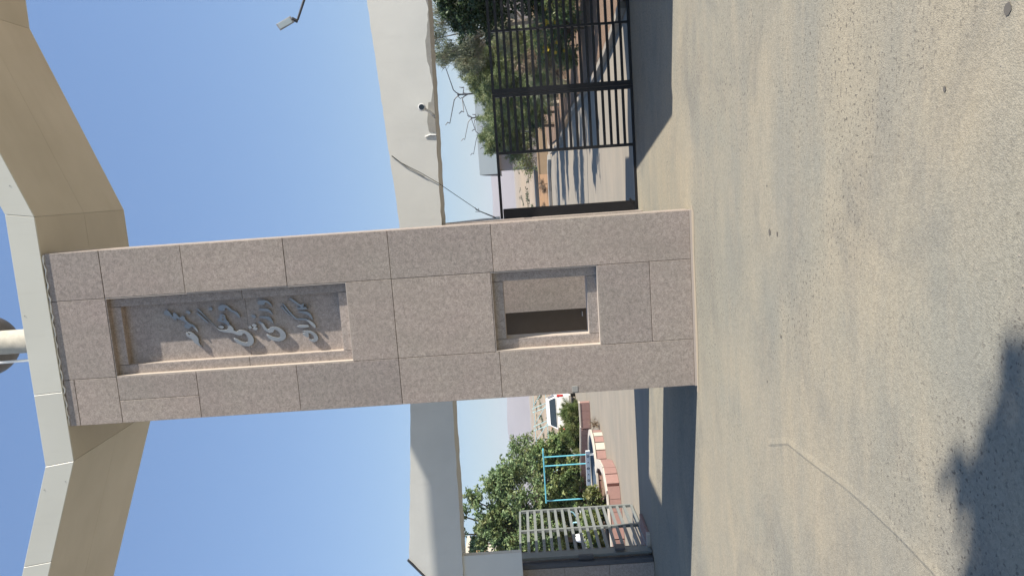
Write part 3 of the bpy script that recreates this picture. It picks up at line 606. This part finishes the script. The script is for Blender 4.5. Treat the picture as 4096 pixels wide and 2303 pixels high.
def tree(name, label, cat, base, trunk_h, trunk_r, blobs, leafm, barkm, size, per, aspect=1.8, tri=False, droop=0., group=None, lean=(0, 0), trunk_name='trunk', twigs=True, hollow=.3, sub=14):
    """blobs: (x,y,z,rx,ry,rz) relative to base; each blob is broken into smaller clumps"""
    t = thing(name, label, cat, base, 0, group); B = Vector(base)
    top = Vector((lean[0], lean[1], trunk_h)); m = MB()
    m.tube([(0, 0, -.1), (lean[0]*.3+random.uniform(-.05, .05), lean[1]*.3, trunk_h*.35), (lean[0]*.6, lean[1]*.6+random.uniform(-.05, .05), trunk_h*.7), tuple(top)], [trunk_r*1.2, trunk_r, trunk_r*.85, trunk_r*.6], 8)
    m.build(trunk_name, M[barkm], t, world=False, smooth=True)
    allp = []; lm = MB()
    for (x, y, z, rx, ry, rz) in blobs:
        c = Vector((x, y, z))
        st = Vector((lean[0]*.8, lean[1]*.8, trunk_h*random.uniform(.6, .95)))
        mid = (st+c)/2+Vector((random.uniform(-.1, .1), random.uniform(-.1, .1), random.uniform(0, .15)))
        lm.tube([st, mid, c], [trunk_r*.5, trunk_r*.32, trunk_r*.12], 6)
        sc = blob_pts((x, y, z), (rx*.85, ry*.85, rz*.85), sub, .5)
        for q in sc:
            if twigs: lm.tube([c, (c+Vector(q))/2+Vector((random.uniform(-.05, .05), 0, .03)), Vector(q)], [trunk_r*.14, trunk_r*.09, trunk_r*.04], 4)
            rr = random.uniform(.16, .36); o_ = Vector(q)-c; o_.z += .1*rz; o_.normalize()
            # a spray: leaves strung along an outward line
            n_ = max(4, per//sub); tt = np.random.uniform(-.4, 1.0, n_)[:, None]; ext = (rx+rz)*.5*random.uniform(.35, .8)
            base_ = np.array(q)+tt*np.array(o_)*ext; w_ = (1.15-np.clip(tt, 0, 1))*rr*.75
            allp.append(base_+np.random.normal(size=(n_, 3))*w_*np.array((rx, ry, rz*.8)))
        allp.append(blob_pts((x, y, z), (rx*.7, ry*.7, rz*.7), per//5, .1))
    lm.build('limb', M[barkm], t, world=False, smooth=True)
    v, f_ = leaf_cloud(np.concatenate(allp), size, aspect, tri, droop)
    np_mesh('crown', v, f_, M[leafm], t); return t
def blobs(n, c, ext, rad, seed):
    rs = random.Random(seed); out = []
    for _ in range(n):
        a = rs.uniform(0, 6.28); q = rs.random()**.5
        out.append((c[0]+math.cos(a)*q*ext[0], c[1]+math.sin(a)*q*ext[1], c[2]+rs.uniform(-1, 1)*ext[2], rad*rs.uniform(.7, 1.2), rad*rs.uniform(.7, 1.2), rad*rs.uniform(.6, 1.0)))
    return out
TG = 'trees in the planting bed'
tree('broadleaf_tree', 'dark broadleaf tree hanging over the black gate at the right edge', 'tree', (7.9, 10.5, .05), 2.3, .14, blobs(36, (-.45, 0, 2.45), (1.45, 1.2, 1.25), .62, 1)+[(-1.55, .2, 3.75, .35, .4, .3), (-1.9, 0, 3.3, .4, .4, .35), (-1.2, 0, 1.7, .6, .6, .5), (-.6, 0, 2.0, .9, .8, .7)], 'leaf_dark', 'bark', .085, 1500, 1.6, group=TG)
tree('tamarisk_tree', 'tall feathery grey-green tamarisk with bare pale branches', 'tree', (6.55, 14.5, .05), 2.6, .10, blobs(16, (-.1, 0, 3.1), (1.1, .9, 1.1), .45, 2)+[(-.3, 0, 4.35, .3, .3, .4), (.15, 0, 4.1, .35, .3, .45), (-.9, 0, 4.2, .25, .3, .35), (-.9, 0, 3.6, .35, .3, .3), (.5, 0, 3.9, .35, .3, .35)], 'needle_grey', 'palebark', .16, 520, 9, True, -.7, group=TG)
tree('pine_tree', 'bushy olive-green pine behind the thick gate upright', 'tree', (5.9, 17.0, .05), 2.4, .10, blobs(20, (0, 0, 2.3), (.85, .9, 1.25), .5, 3), 'needle', 'palebark', .13, 2000, 8, True, -.3, group=TG)
tree('pine_tree', 'pine with dark lower branches, third along the planting bed', 'tree', (5.35, 21.5, .05), 2.3, .10, blobs(18, (0, 0, 1.9), (.8, .9, 1.2), .5, 4), 'needle', 'palebark', .14, 2000, 8, True, -.3, group=TG)
tree('pine_tree', 'round green pine rising above the gate rail beside the lamp arms', 'tree', (4.95, 24.5, .05), 2.3, .11, blobs(20, (0, 0, 2.3), (1.05, 1.0, 1.3), .55, 5), 'needle', 'palebark', .15, 2300, 7, True, -.2, group=TG)
tree('pine_tree', 'smaller dark pine with a spiky top nearest the open gate bay', 'tree', (4.35, 29, .05), 2.2, .12, blobs(16, (-.25, 0, 2.3), (1.0, .9, 1.0), .55, 6)+[(-.9, 0, 3.2, .25, .25, .35), (-.4, 0, 3.5, .25, .3, .35), (-1.1, 0, 1.9, .4, .4, .35)], 'needle', 'bark', .16, 2300, 7, True, -.4, group=TG)
tree('far_hedge', 'dark distant hedge along the foot of the pale hall', 'hedge', (8.5, 57, 0), .8, .1, [(x*.9-5.6, 0, 1.0, .9, .7, .95) for x in range(13)], 'needle', 'bark', .30, 500, 4, True, trunk_name='stem')
tree('dry_shrub', 'dry leafless brown shrub in the planting bed behind the gate bars', 'shrub', (5.4, 13.2, .05), .8, .04, blobs(8, (0, 0, 1.15), (.7, .7, .6), .35, 7), 'needle_dry', 'palebark', .16, 500, 12, True, .3, trunk_name='stem')
tree('flowering_shrub', 'green shrub with yellow flowers behind the gate bars', 'shrub', (5.6, 10.8, .05), .5, .04, blobs(12, (0, 0, .85), (.85, .8, .5), .35, 8), 'leaf_green', 'bark', .075, 900, 2.4, trunk_name='stem')
fsh = bpy.data.objects['flowering_shrub']; rs = random.Random(3); fme = None
for _ in range(16):
    if fme is None:
        m = MB()
        for q in range(6):
            a = q*math.pi/3; b = a+.5
            m.add([(0, 0, 0), (math.cos(a)*.045, math.sin(a)*.045, .015), (math.cos(b)*.045, math.sin(b)*.045, .015)], [(0, 1, 2)])
        fo = m.build('flower', M['flower'], fsh, world=False); fme = fo.data
    else: fo = bpy.data.objects.new('flower', fme); COL.objects.link(fo); fo.parent = fsh
    fo.location = (rs.uniform(-.75, .35), rs.uniform(-.95, -.6), rs.uniform(.7, 1.25)); fo.rotation_euler = (rs.uniform(.9, 1.7), rs.uniform(-.5, .5), 0)
tree('broadleaf_shrub', 'low green shrub behind the second gate leaf, nearer the right edge', 'shrub', (6.6, 9.0, .05), .5, .04, blobs(9, (0, 0, .8), (.8, .8, .45), .35, 9), 'leaf_green', 'bark', .075, 800, 2.2, trunk_name='stem')
tree('dark_shrub', 'dark dense shrub at the foot of the far pines', 'shrub', (4.75, 26.2, .05), .6, .06, blobs(9, (0, 0, 1.0), (.6, .8, .5), .45, 10), 'leaf_dark', 'bark', .12, 900, 3, trunk_name='stem')

# lamp posts with four bent arms
def lamp_post(loc, rz, label):
    t = thing('lamp_post', label, 'lamp post', loc, rz, 'lamp posts with bent arms')
    m = MB(); m.tube([(0, 0, 0), (0, 0, 4.9)], [.055, .045], 10); m.build('pole', M['darkgrey'], t, world=False, smooth=True)
    for (ax, ay, z0, rise) in ((1.42, 0, 4.88, .42), (-1.42, 0, 4.88, .42), (.5, 1.2, 4.4, .1), (-.95, -.6, 4.45, .05)):
        L = math.hypot(ax, ay); ux, uy = ax/L, ay/L
        p = [(0, 0, z0-.12), (ux*.12, uy*.12, z0+.08), (ux*.25, uy*.25, z0+.2), (ux*L, uy*L, z0+.1+rise)]
        m = MB(); m.tube(p, [.032, .03, .028, .02], 6); a_ = m.build('arm', M['darkgrey'], t, world=False, smooth=True)
        m = MB(); q = p[-1]; m.tube([q, (q[0]-ux*.07, q[1]-uy*.07, q[2]+.10), (q[0]+ux*.08, q[1]+uy*.08, q[2]+.24)], [.02, .03, .02], 6); m.build('lamp_bracket', M['darkgrey'], a_, world=False, smooth=True)
    return t
lamp_post((6.25, 30, 0), 0, 'four-armed dark lamp post, tallest of three behind the round pine')
a_ = lamp_post((6.02, 42, 0), R(8), 'second four-armed lamp post, partly hidden by the pine')
lamp_post((5.25, 48, -.2), R(-10), 'smallest of the three four-armed lamp posts, lowest in view')
t = thing('tall_pole', 'thick dark pole rising out of the tamarisk up past the white beam', 'pole', (8.25, 30, 0))
m = MB(); m.tube([(8.3, 30, 0), (8.26, 30, 8)], [.11, .085], 12); m.build('pole', M['darkgrey'], t, smooth=True)
m = MB(); m.lathe([(.19, 0), (.19, .03), (.12, .05)], (8.3, 30, 0), 12); m.build('base_plate', M['darkgrey'], t)

# street light high at the right edge
t = thing('street_light', 'flat street light head on a slanting arm against the blue sky', 'street light', (8.2, 12, 0))
m = MB(); m.tube([(8.2, 12, 0), (8.15, 12, 6.8), (7.7, 12, 7.5), (6.55, 11.98, 8.02)], [.08, .06, .045, .032], 10); m.build('pole', M['darkgrey'], t, smooth=True)
hd = MB(); hd.obox((6.50, 11.98, 8.02), (6.58, 11.9, 8.16), .10, .06); hd.build('knuckle', M['darkgrey'], t, bevel=.01)
m = MB(); m.obox((6.56, 11.9, 8.14), (6.33, 11.75, 8.52), .20, .035, (-.3, 1, .5)); m.build('head', M['greywall'], t, bevel=.01)
m = MB(); m.obox((6.53, 11.86, 8.17), (6.35, 11.735, 8.49), .155, .03, (-.3, 1, .5)); m.build('light_panel', M['paleblue'], t, bevel=.003)

# pale hall at the far end
t = thing('pale_hall', 'long pale blue hall with a deep roof edge far behind the gate', 'building', (2.3, 60, 0))
m = MB(); m.box(2.35, 30, 60, 74, 3.55, 5.35); m.build('roof_edge', M['paleblue'], t)
m = MB(); m.prism([(2.34, 3.55), (2.34, 5.35), (2.2, 3.6), (2.2, 3.5)], 60, 74); m.build('end_gusset', M['darkgrey'], t)
m = MB(); m.box(2.75, 29.6, 60.4, 73.6, 0, 3.54); m.build('wall', M['greywall'], t)
for k in range(9):
    m = MB(); m.box(5+k*2.6, 6.3+k*2.6, 60.36, 60.402, 1.1, 2.6); w_ = m.build('window', M['white'], t)
    m = MB(); m.box(5.06+k*2.6, 6.24+k*2.6, 60.35, 60.358, 1.16, 2.54); m.build('pane', M['glass'], w_)
t = thing('tan_wall', 'low tan wall at the end of the inner road', 'wall', (2.0, 39.5, 0))
m = MB(); m.box(1.95, 3.4, 39.3, 39.6, 0, .62); m.build('wall', M['tanwall'], t, bevel=.01)
m = MB(); m.box(3.4, 12, 39.35, 39.6, 0, .5); m.build('wall', M['tanwall'], t)
m = MB(); m.box(1.92, 3.42, 39.27, 39.63, .62, .68); m.build('coping', M['tanwall'], t)
sheet('orange_ground', [(-14, 41), (60, 41), (80, 70), (-26, 70)], .0, M['orange'])
m = MB()
t = thing('road_edge_bank', 'dark raised edge where the inner road ends', 'kerb', (0, 37, 0))
bp = [(-14, 37.3), (-6, 37.3), (0, 37.2), (1.5, 36.9), (2.4, 36.4), (2.9, 35.2)]
for (a, b) in along(bp, 1.0):
    d = (b-a).normalized()*.008; m = MB(); m.obox(a+d+Vector((0, 0, .10)), b-d+Vector((0, 0, .10)), .35, .2); m.build('kerb_stone', M['patch'], t, bevel=.02)
for (x, y, s, lab) in ((1.3, 42, .35, 'dry brown bush on the orange soil, largest and nearest the open gate bay'), (.9, 43, .25, 'smallest dry bush on the orange soil, just behind the largest'), (-.4, 44, .3, 'dry bush on the orange soil hidden behind the granite pillar'), (-2.5, 41.5, .3, 'dry bush beyond the road end, left of the granite pillar')):
    q = tree('desert_bush', lab, 'shrub', (x, y, 0), s*.6, .02, blobs(4, (0, 0, s), (s*.8, s*.8, s*.3), s*.6, int(x*9)), 'needle_dry', 'bark', .12, 160, 6, True, trunk_name='stem', group='dry bushes beyond the road')

# ------------------------------------------------------------------ beyond the left opening
def tile_wall(label, pts, h, th, closed=False, step=.34, name='planter_wall'):
    t = thing(name, label, 'wall', (pts[0][0], pts[0][1], 0))
    if closed: pts = pts+[pts[0]]
    for (a, b) in along(pts, step):
        d = (b-a).normalized(); nrm = Vector((d.y, -d.x, 0))
        g = d*.004
        m = MB(); m.obox(a+g+Vector((0, 0, h*.46)), b-g+Vector((0, 0, h*.46)), th, h*.92); m.build('tile', M['redtile'], t, bevel=.004)
    m = MB(); off = Vector((0, 0, h*.96))
    for (a, b) in along(pts, .9): m.obox(a+off, b+off, th+.04, h*.08+.012)
    m.build('coping', M['coping'], t); return t
tile_wall('long straight red tiled planter wall at the back with a thin pale top', [(-6.75, 17.75), (-7.8, 17.75), (-12.3, 20.9), (-16, 23.3)], .40, .2)
tile_wall('curved red tiled planter wall nearest the left gate leaf', [(-7.45, 12.65), (-6.9, 11.9), (-6.55, 10.9), (-6.45, 10.0), (-6.62, 9.55), (-7.2, 9.3), (-7.9, 9.0), (-12.5, 8.2)], .36, .22)
sheet('planter_soil', [(-7.4, 12.5), (-6.7, 11.2), (-6.6, 9.9), (-7.3, 9.4), (-12.4, 8.4), (-14, 12), (-9, 12.6)], .22, M['soil'])
# oval basin
t = thing('oval_basin', 'oval garden basin with a white rim, ring motifs and red tiled side', 'basin', (-8.05, 13.55, 0))
cx, cy, ea, eb, hh = -8.05, 13.55, 1.55, 1.42, .36
NT = 30
for k in range(NT):
    a0, a1 = 2*math.pi*k/NT, 2*math.pi*(k+1)/NT; g = .012
    P = lambda a, s, z: (cx+math.cos(a)*ea*s, cy+math.sin(a)*eb*s, z)
    v = [P(a0+g, 1, 0), P(a1-g, 1, 0), P(a1-g, 1, hh-.05), P(a0+g, 1, hh-.05), P(a0+g, .93, 0), P(a1-g, .93, 0), P(a1-g, .93, hh-.05), P(a0+g, .93, hh-.05)]
    m = MB(); m.add(v, [(0, 1, 2, 3), (4, 7, 6, 5), (0, 4, 5, 1), (3, 2, 6, 7), (0, 3, 7, 4), (1, 5, 6, 2)])
    m.build('tile', M['redtile'] if (k % 2 == 0 or k not in (24, 25, 26, 27, 28, 29)) else M['coping'], t)
m = MB(); n = 64
v = []
for k in range(n):
    a = 2*math.pi*k/n
    for s, z in ((1.02, hh-.048), (1.02, hh+.01), (.90, hh+.01), (.90, hh-.048)): v.append((cx+math.cos(a)*ea*s, cy+math.sin(a)*eb*s, z))
fs = [(k*4+j, ((k+1) % n)*4+j, ((k+1) % n)*4+(j+1) % 4, k*4+(j+1) % 4) for k in range(n) for j in range(4)]
m.add(v, fs); m.build('rim', M['coping'], t)
m = MB(); v = [(cx+math.cos(2*math.pi*k/n)*ea*.925, cy+math.sin(2*math.pi*k/n)*eb*.925, .10) for k in range(n)]; m.add(v, [tuple(range(n))]); m.build('basin_floor', M['blue'], t)
m = MB(); v = []
for k in range(n):
    for z in (.10, hh-.05): v.append((cx+math.cos(2*math.pi*k/n)*ea*.924, cy+math.sin(2*math.pi*k/n)*eb*.924, z))
m.add(v, [(2*k, 2*((k+1) % n), 2*((k+1) % n)+1, 2*k+1) for k in range(n)]); m.build('inner_wall', M['blue'], t)
# white bench-like plank with ring motifs across the front of the basin
pl = thing('ring_motif_plank', 'white plank with small black rings lying along the basin rim', 'plank', (-8.2, 15.0, 0))
A0 = Vector((-7.15, 13.1, .47)); A1 = Vector((-9.35, 13.9, .47))
A0 = Vector((-7.35, 14.2, .44)); A1 = Vector((-9.55, 14.7, .44))
d = (A1-A0).normalized(); nrm = Vector((-d.y, d.x, 0))
if nrm.y > 0: nrm = -nrm
m = MB(); m.obox(A0, A1, .05, .15); m.build('plank', M['white'], pl, bevel=.005)
for k in range(9):
    c = A0+d*(.2+k*.24); rr = .036 if k % 2 == 0 else .012
    m = MB()
    for j in range(12):
        a, b = 2*math.pi*j/12, 2*math.pi*(j+1)/12
        P = lambda q: tuple(c+nrm*.028+d*math.cos(q)*rr+Vector((0, 0, math.sin(q)*rr)))
        m.tube([P(a), P(b)], .010 if k % 2 == 0 else .008, 5)
    m.build('ring', M['black'], pl)
for s in (.15, 2.05): 
    c = A0+d*s; m = MB(); m.box(c.x-.03, c.x+.03, c.y-.03, c.y+.03, .0, .37); m.build('leg', M['white'], pl)
# cyan swing frame
t = thing('swing_frame', 'light blue steel swing frame standing over the basin', 'swing frame', (-9.3, 17.0, 0))
for (x, y) in ((-8.55, 17.0), (-8.86, 16.9), (-10.4, 17.3)):
    m = MB(); m.tube([(x, y, 0), (x, y, 1.86)], .026, 8); m.build('post', M['cyan'], t, smooth=True)
for (x0, y0, x1, y1) in ((-8.2, 16.85, -10.5, 17.35), (-8.25, 17.10, -10.45, 17.25)):
    m = MB(); m.tube([(x0, y0, 1.88), (x1, y1, 1.88)], .027, 8); m.build('top_bar', M['cyan'], t, smooth=True)
# exercise machine of bent pipes
t = thing('exercise_machine', 'small white and blue exercise machine of bent pipes by the swing', 'exercise machine', (-10.9, 16.4, 0))
for pts, mt in (([(-10.35, 16.3, .25), (-10.75, 16.3, .28), (-10.95, 16.3, .62), (-10.45, 16.3, .95), (-10.4, 16.3, 1.1)], 'palecyan'), ([(-10.6, 16.5, .75), (-10.95, 16.5, .85), (-10.75, 16.5, .6), (-10.35, 16.5, .7)], 'white'), ([(-11.3, 16.4, .3), (-10.9, 16.4, .32), (-10.6, 16.4, .0)], 'palecyan'), ([(-11.35, 16.4, 0), (-11.3, 16.4, .32), (-11.4, 16.4, .9)], 'white'), ([(-10.95, 16.4, 0), (-10.9, 16.4, .95), (-11.3, 16.4, 1.0)], 'palecyan')):
    m = MB(); m.tube(pts, .028, 8); m.build('pipe', M[mt], t, smooth=True)
# white bollard with legs
t = thing('white_post', 'short white round-topped post with small legs behind the left gate leaf', 'post', (-9.7, 12.75, 0))
m = MB(); m.lathe([(.10, .05), (.10, .85), (.115, .86), (.125, .95), (.10, 1.04), (.05, 1.09), (.01, 1.10)], (-9.7, 12.75, 0), 18); m.build('post', M['white'], t, smooth=True)
for k in range(3):
    z = .30+k*.22; m = MB(); m.box(-10.05, -9.8, 12.72, 12.76, z, z+.05); m.build('rung', M['white'], t)
# pale blue climbing frame far behind
t = thing('playground_climber', 'pale blue openwork climbing frame beyond the hedge', 'climbing frame', (-17, 48, 0))
for k in range(6):
    x = -14.5-k*1.5; m = MB(); m.tube([(x, 48, 0), (x-.7, 48.2, 2.0), (x-.8, 49.5, 2.0), (x-.2, 50, 0)], .03, 6); m.build('hoop', M['palecyan'], t, smooth=True)
for z in (.9, 1.9): m = MB(); m.tube([(-14.6, 48.1, z), (-23, 48.1, z)], .025, 6); m.build('rail', M['palecyan'], t)
for k in range(5): m = MB(); m.tube([(-14.6-k*1.5, 48.1, .9), (-16.1-k*1.5, 48.1, 1.9)], .02, 5); m.build('brace', M['palecyan'], t)

# white car seen from behind-right
t = thing('parked_car', 'white hatchback car parked beyond the planter wall, seen from the rear', 'car', (-9.45, 25.1, 0), R(14))
# local: x across, y forward (away), origin under rear bumper centre
sec = [(0.0, .30, .80), (.02, .30, .86), (.10, .24, .98), (.75, .22, 1.0), (2.2, .22, 1.0), (3.0, .22, .97), (3.9, .24, .86), (4.1, .32, .66)]
W2 = .86
m = MB(); rows = []
for (y, z0, z1) in sec:
    w = W2-(.06 if y < .05 or y > 3.9 else 0)
    rows.append([(-w+.04, y, z0), (-w, y, z0+.15), (-w, y, (z0+z1)/2+.05), (-w+.03, y, z1-.02), (-w+.10, y, z1), (w-.10, y, z1), (w-.03, y, z1-.02), (w, y, (z0+z1)/2+.05), (w, y, z0+.15), (w-.04, y, z0)])
v = [p for r_ in rows for p in r_]; k = 10; fs = [(i*k+j, i*k+(j+1) % k, (i+1)*k+(j+1) % k, (i+1)*k+j) for i in range(len(rows)-1) for j in range(k)]
fs += [tuple(range(k)), tuple((len(rows)-1)*k+j for j in range(k))]
m.add(v, fs); m.build('body', M['carpaint'], t, world=False, smooth=True, bevel=.02)
cab = [(.06, .97, .74), (.32, 1.30, .64), (.62, 1.42, .60), (1.9, 1.43, .60), (2.3, 1.36, .62), (3.02, .98, .74)]
m = MB(); v = []
for (y, z, w) in cab: v += [(-w-.08*(1 if z < 1.1 else 0), y, z), (w+.08*(1 if z < 1.1 else 0), y, z)]
v2 = [(-.80, y, .97) for (y, z, w) in cab]+[(.80, y, .97) for (y, z, w) in cab]; n0 = len(v)
fs = [(2*i, 2*i+1, 2*i+3, 2*i+2) for i in range(len(cab)-1)]
nn = len(cab)
fs += [(2*i, 2*i+2, n0+i+1, n0+i) for i in range(nn-1)]+[(2*i+1, n0+nn+i, n0+nn+i+1, 2*i+3) for i in range(nn-1)]
m.add(v+v2, fs); m.build('cabin', M['carpaint'], t, world=False, smooth=True)
m = MB(); m.add([(-.70, .075, 1.01), (.70, .075, 1.01), (.585, .29, 1.29), (-.585, .29, 1.29)], [(0, 1, 2, 3)])
for vv in range(4): m.v[vv] = (m.v[vv][0], m.v[vv][1]-.018, m.v[vv][2]+.01)
m.build('rear_window', M['glass'], t, world=False)
for sx in (-1, 1):
    for poly in ([(.40, 1.03), (1.25, 1.03), (1.25, 1.34), (.62, 1.33)], [(1.32, 1.03), (2.55, 1.03), (2.15, 1.33), (1.32, 1.34)]):
        m = MB(); m.add([(sx*(.815-(z-.97)*.43), y, z) for y, z in poly], [(0, 1, 2, 3)]); m.build('side_window', M['glass'], t, world=False)
    m = MB(); m.box(sx*.80-.055, sx*.80+.045, -.012, .10, .62, .93); m.build('tail_light', M['redglass'], t, world=False, bevel=.015)
    for yy in (.62, 3.15): wheel(t, (sx*.78, yy, .30), .30, .19)
m = MB(); m.box(-.80, .80, -.05, .06, .32, .55); m.build('rear_bumper', M['carpaint'], t, world=False, bevel=.03)
m = MB(); m.box(-.25, .25, -.058, -.048, .62, .74); m.build('number_plate', M['white'], t, world=False)

# the roadside tree whose shade falls on the paving at the lower right of the photograph
tree('roadside_tree', 'round dense roadside tree just outside the view, shading the near paving', 'tree', (10.2, -10.65, 0), 7.6, .18, blobs(54, (0, .1, 9.0), (1.15, 1.15, .7), .72, 61), 'leaf_green', 'bark', .13, 1700, 1.6)
# hedges and trees, left
tree('low_shrub', 'low grey-green shrub at the foot of the tamarisk', 'shrub', (6.3, 12.6, .05), .4, .03, blobs(12, (0, 0, .7), (1.0, .8, .4), .4, 51), 'leaf_green', 'palebark', .075, 700, 3, trunk_name='stem')
tree('low_shrub', 'low brownish shrub at the foot of the bushy pine', 'shrub', (5.5, 16.0, .05), .4, .03, blobs(12, (0, 0, .7), (.7, .9, .45), .4, 52), 'needle', 'palebark', .10, 900, 8, True, .2, trunk_name='stem')
tree('low_shrub', 'low shrub between the two middle pines', 'shrub', (5.3, 19.4, .05), .4, .03, blobs(12, (0, 0, .7), (.7, .9, .45), .4, 53), 'needle_grey', 'palebark', .11, 800, 8, True, .1, trunk_name='stem')
tree('grassy_bush', 'fine olive-green bush directly in front of the white car', 'bush', (-8.35, 19.2, .1), .3, .04, blobs(14, (0, 0, .38), (.95, .6, .22), .38, 21), 'grass', 'bark', .13, 2600, 10, True, -.5, trunk_name='stem')
tree('climbing_hedge', 'large-leaved green hedge behind the swing frame', 'hedge', (-10.9, 19.9, .1), .8, .06, blobs(26, (-.1, 0, 1.05), (2.0, .7, .72), .5, 22), 'leaf_hedge', 'bark', .13, 900, 1.5, trunk_name='stem')
tree('climbing_hedge', 'second large-leaved hedge further left, behind the exercise machine', 'hedge', (-14.2, 21.0, .1), .8, .06, blobs(26, (0, 0, 1.1), (2.2, .9, .8), .6, 23), 'leaf_green', 'bark', .13, 900, 1.5, trunk_name='stem')
tree('broadleaf_tree', 'wide green broadleaf tree filling the left opening under the beam', 'tree', (-13.2, 19.8, .1), 2.4, .16, [q for q in blobs(36, (.3, 0, 2.6), (2.6, 1.5, 1.3), .7, 24) if q[0] > -.2 or q[2] < 3.1]+blobs(12, (.6, 0, 4.2), (1.3, .9, .7), .5, 44)+[(3.0, 0, 3.1, .6, .5, .35), (2.6, 0, 3.9, .55, .4, .3), (1.9, 0, 4.7, .55, .4, .3), (1.3, 0, 5.4, .55, .4, .3), (.5, 0, 5.6, .5, .4, .3), (3.6, 0, 2.1, .6, .5, .5), (.0, 0, 3.4, .9, .8, .7)], 'leaf_green', 'bark', .135, 700, 1.8)
tree('small_tree', 'thin greyish young tree right of the wide green tree', 'tree', (-10.9, 23.0, .1), 2.0, .06, blobs(9, (0, 0, 2.6), (.9, .7, .5), .42, 25), 'leaf_green', 'palebark', .11, 500, 2.2)
tree('planter_shrub', 'bright green leafy shrub in the near curved planter', 'shrub', (-8.4, 11.0, .2), .35, .03, blobs(10, (0, 0, .35), (1.0, .6, .16), .28, 27), 'grass', 'bark', .10, 800, 2.2, trunk_name='stem')
tree('planter_shrub', 'leafy shrub between the near planter and the swing frame post', 'shrub', (-9.3, 12.6, .2), .4, .03, blobs(7, (0, 0, .45), (.5, .5, .2), .25, 28), 'leaf_hedge', 'bark', .10, 500, 1.6, trunk_name='stem')
tree('kerb_weed', 'small dry grass tuft at the right end of the basin', 'weed', (-6.45, 14.3, 0), .12, .01, [(0, 0, .14, .16, .16, .14)], 'needle_dry', 'bark', .16, 160, 10, True, -.6, trunk_name='stem')
# sandstone building at the left edge
t = thing('sandstone_building', 'yellow stone building corner with a pale wall at the left edge', 'building', (-22, 30, 0))
m = MB(); m.box(-30, -21.3, 30, 36, 0, 5.6); m.build('wall', M['coping'], t)
for k in range(3):
    m = MB(); m.box(-30, -21.25, 29.97, 36.05, 5.62+k*.2, 5.80+k*.2); m.build('stone_course', M['brick'], t, bevel=.02)
m = MB(); m.box(-30.3, -20.9, 29.6, 36.3, 6.62, 6.85); m.build('roof_slab', M['coping'], t)
m = MB(); m.box(-30, -21.5, 30.1, 35.9, 6.22, 6.62); m.build('parapet', M['brown'], t)
# brick block by the left gate foot
t = thing('tiled_block', 'small red tiled block on the ground at the foot of the left gate leaf', 'block', (-5.75, 5.0, 0))
for k in range(3):
    m = MB(); m.box(-6.25+k*.0, -5.62, 4.72+k*.3, 5.01+k*.3, 0, .06); m.build('tile', M['redtile'], t, bevel=.006)
m = MB(); m.box(-6.27, -5.60, 4.60, 4.715, 0, .07); m.build('kerb', M['coping'], t)

# ------------------------------------------------------------------ forecourt detail
crk = [(-1.0, -2.9), (-.80, -3.42), (-.77, -3.9), (-.745, -4.2), (-.71, -4.6), (-.70, -4.95), (-.705, -5.4), (-.73, -5.8), (-.80, -6.3)]
m = MB()
for a, b in zip(crk[:-1], crk[1:]):
    w = random.uniform(.004, .008)
    m.add([(a[0]-w, a[1], .0), (a[0]+w, a[1], .0), (b[0]+w, b[1], .0), (b[0]-w, b[1], .0), (a[0]+.03, a[1], .006), (b[0]+.03, b[1], .006), (a[0]+.09, a[1], .0), (b[0]+.09, b[1], .0)], [(1, 4, 5, 2), (4, 6, 7, 5)])
m.build('paving_seam', M['ground'])['kind'] = 'structure'
rs = random.Random(5); m = MB()
for _ in range(900):
    x = rs.uniform(-4, 4.5); y = rs.uniform(-7.5, -.2)
    if rs.random() > math.exp(-(y+7.5)/3.2): continue
    s = rs.uniform(.003, .009); a = rs.uniform(0, 3)
    c, sn = math.cos(a)*s, math.sin(a)*s
    m.add([(x-c, y-sn, 0), (x+sn, y-c, 0), (x+c, y+sn, 0), (x-sn, y+c, 0), (x, y, s*.8)], [(0, 1, 4), (1, 2, 4), (2, 3, 4), (3, 0, 4)])
tag(m.build('gravel', M['concrete']), 'fine loose grit scattered over the forecourt', kind='stuff')
for (x, y, rr) in ((1.10, -3.05, .03), (1.10, -3.25, .022), (1.52, -3.0, .012), (-.34, -2.9, .014), (.18, -3.3, .018), (2.05, -5.85, .016), (2.35, -6.35, .03)):
    m = MB(); n = 9
    m.add([(x+math.cos(k*2*math.pi/n)*rr*random.uniform(.8, 1.2), y+math.sin(k*2*math.pi/n)*rr*random.uniform(.7, 1.1), .0035) for k in range(n)], [tuple(range(n))])
    tag(m.build('oil_spot', M['oil']), kind='structure')

# ------------------------------------------------------------------ dusty air
hz = MB(); hz.box(-5200, 5200, -300, 5200, -3, 165); ho = hz.build('haze', M['white']); ho.data.materials.clear()
hm = bpy.data.materials.new('dusty_air'); hm.use_nodes = True; ht = hm.node_tree; ht.nodes.clear()
vo = ht.nodes.new('ShaderNodeVolumePrincipled'); vo.inputs['Color'].default_value = (.80, .86, .95, 1); vo.inputs['Density'].default_value = .00026; vo.inputs['Anisotropy'].default_value = .0
oo = ht.nodes.new('ShaderNodeOutputMaterial'); ht.links.new(vo.outputs[0], oo.inputs['Volume']); ho.data.materials.append(hm)
tag(ho, kind='stuff', label='dusty air over the plain')
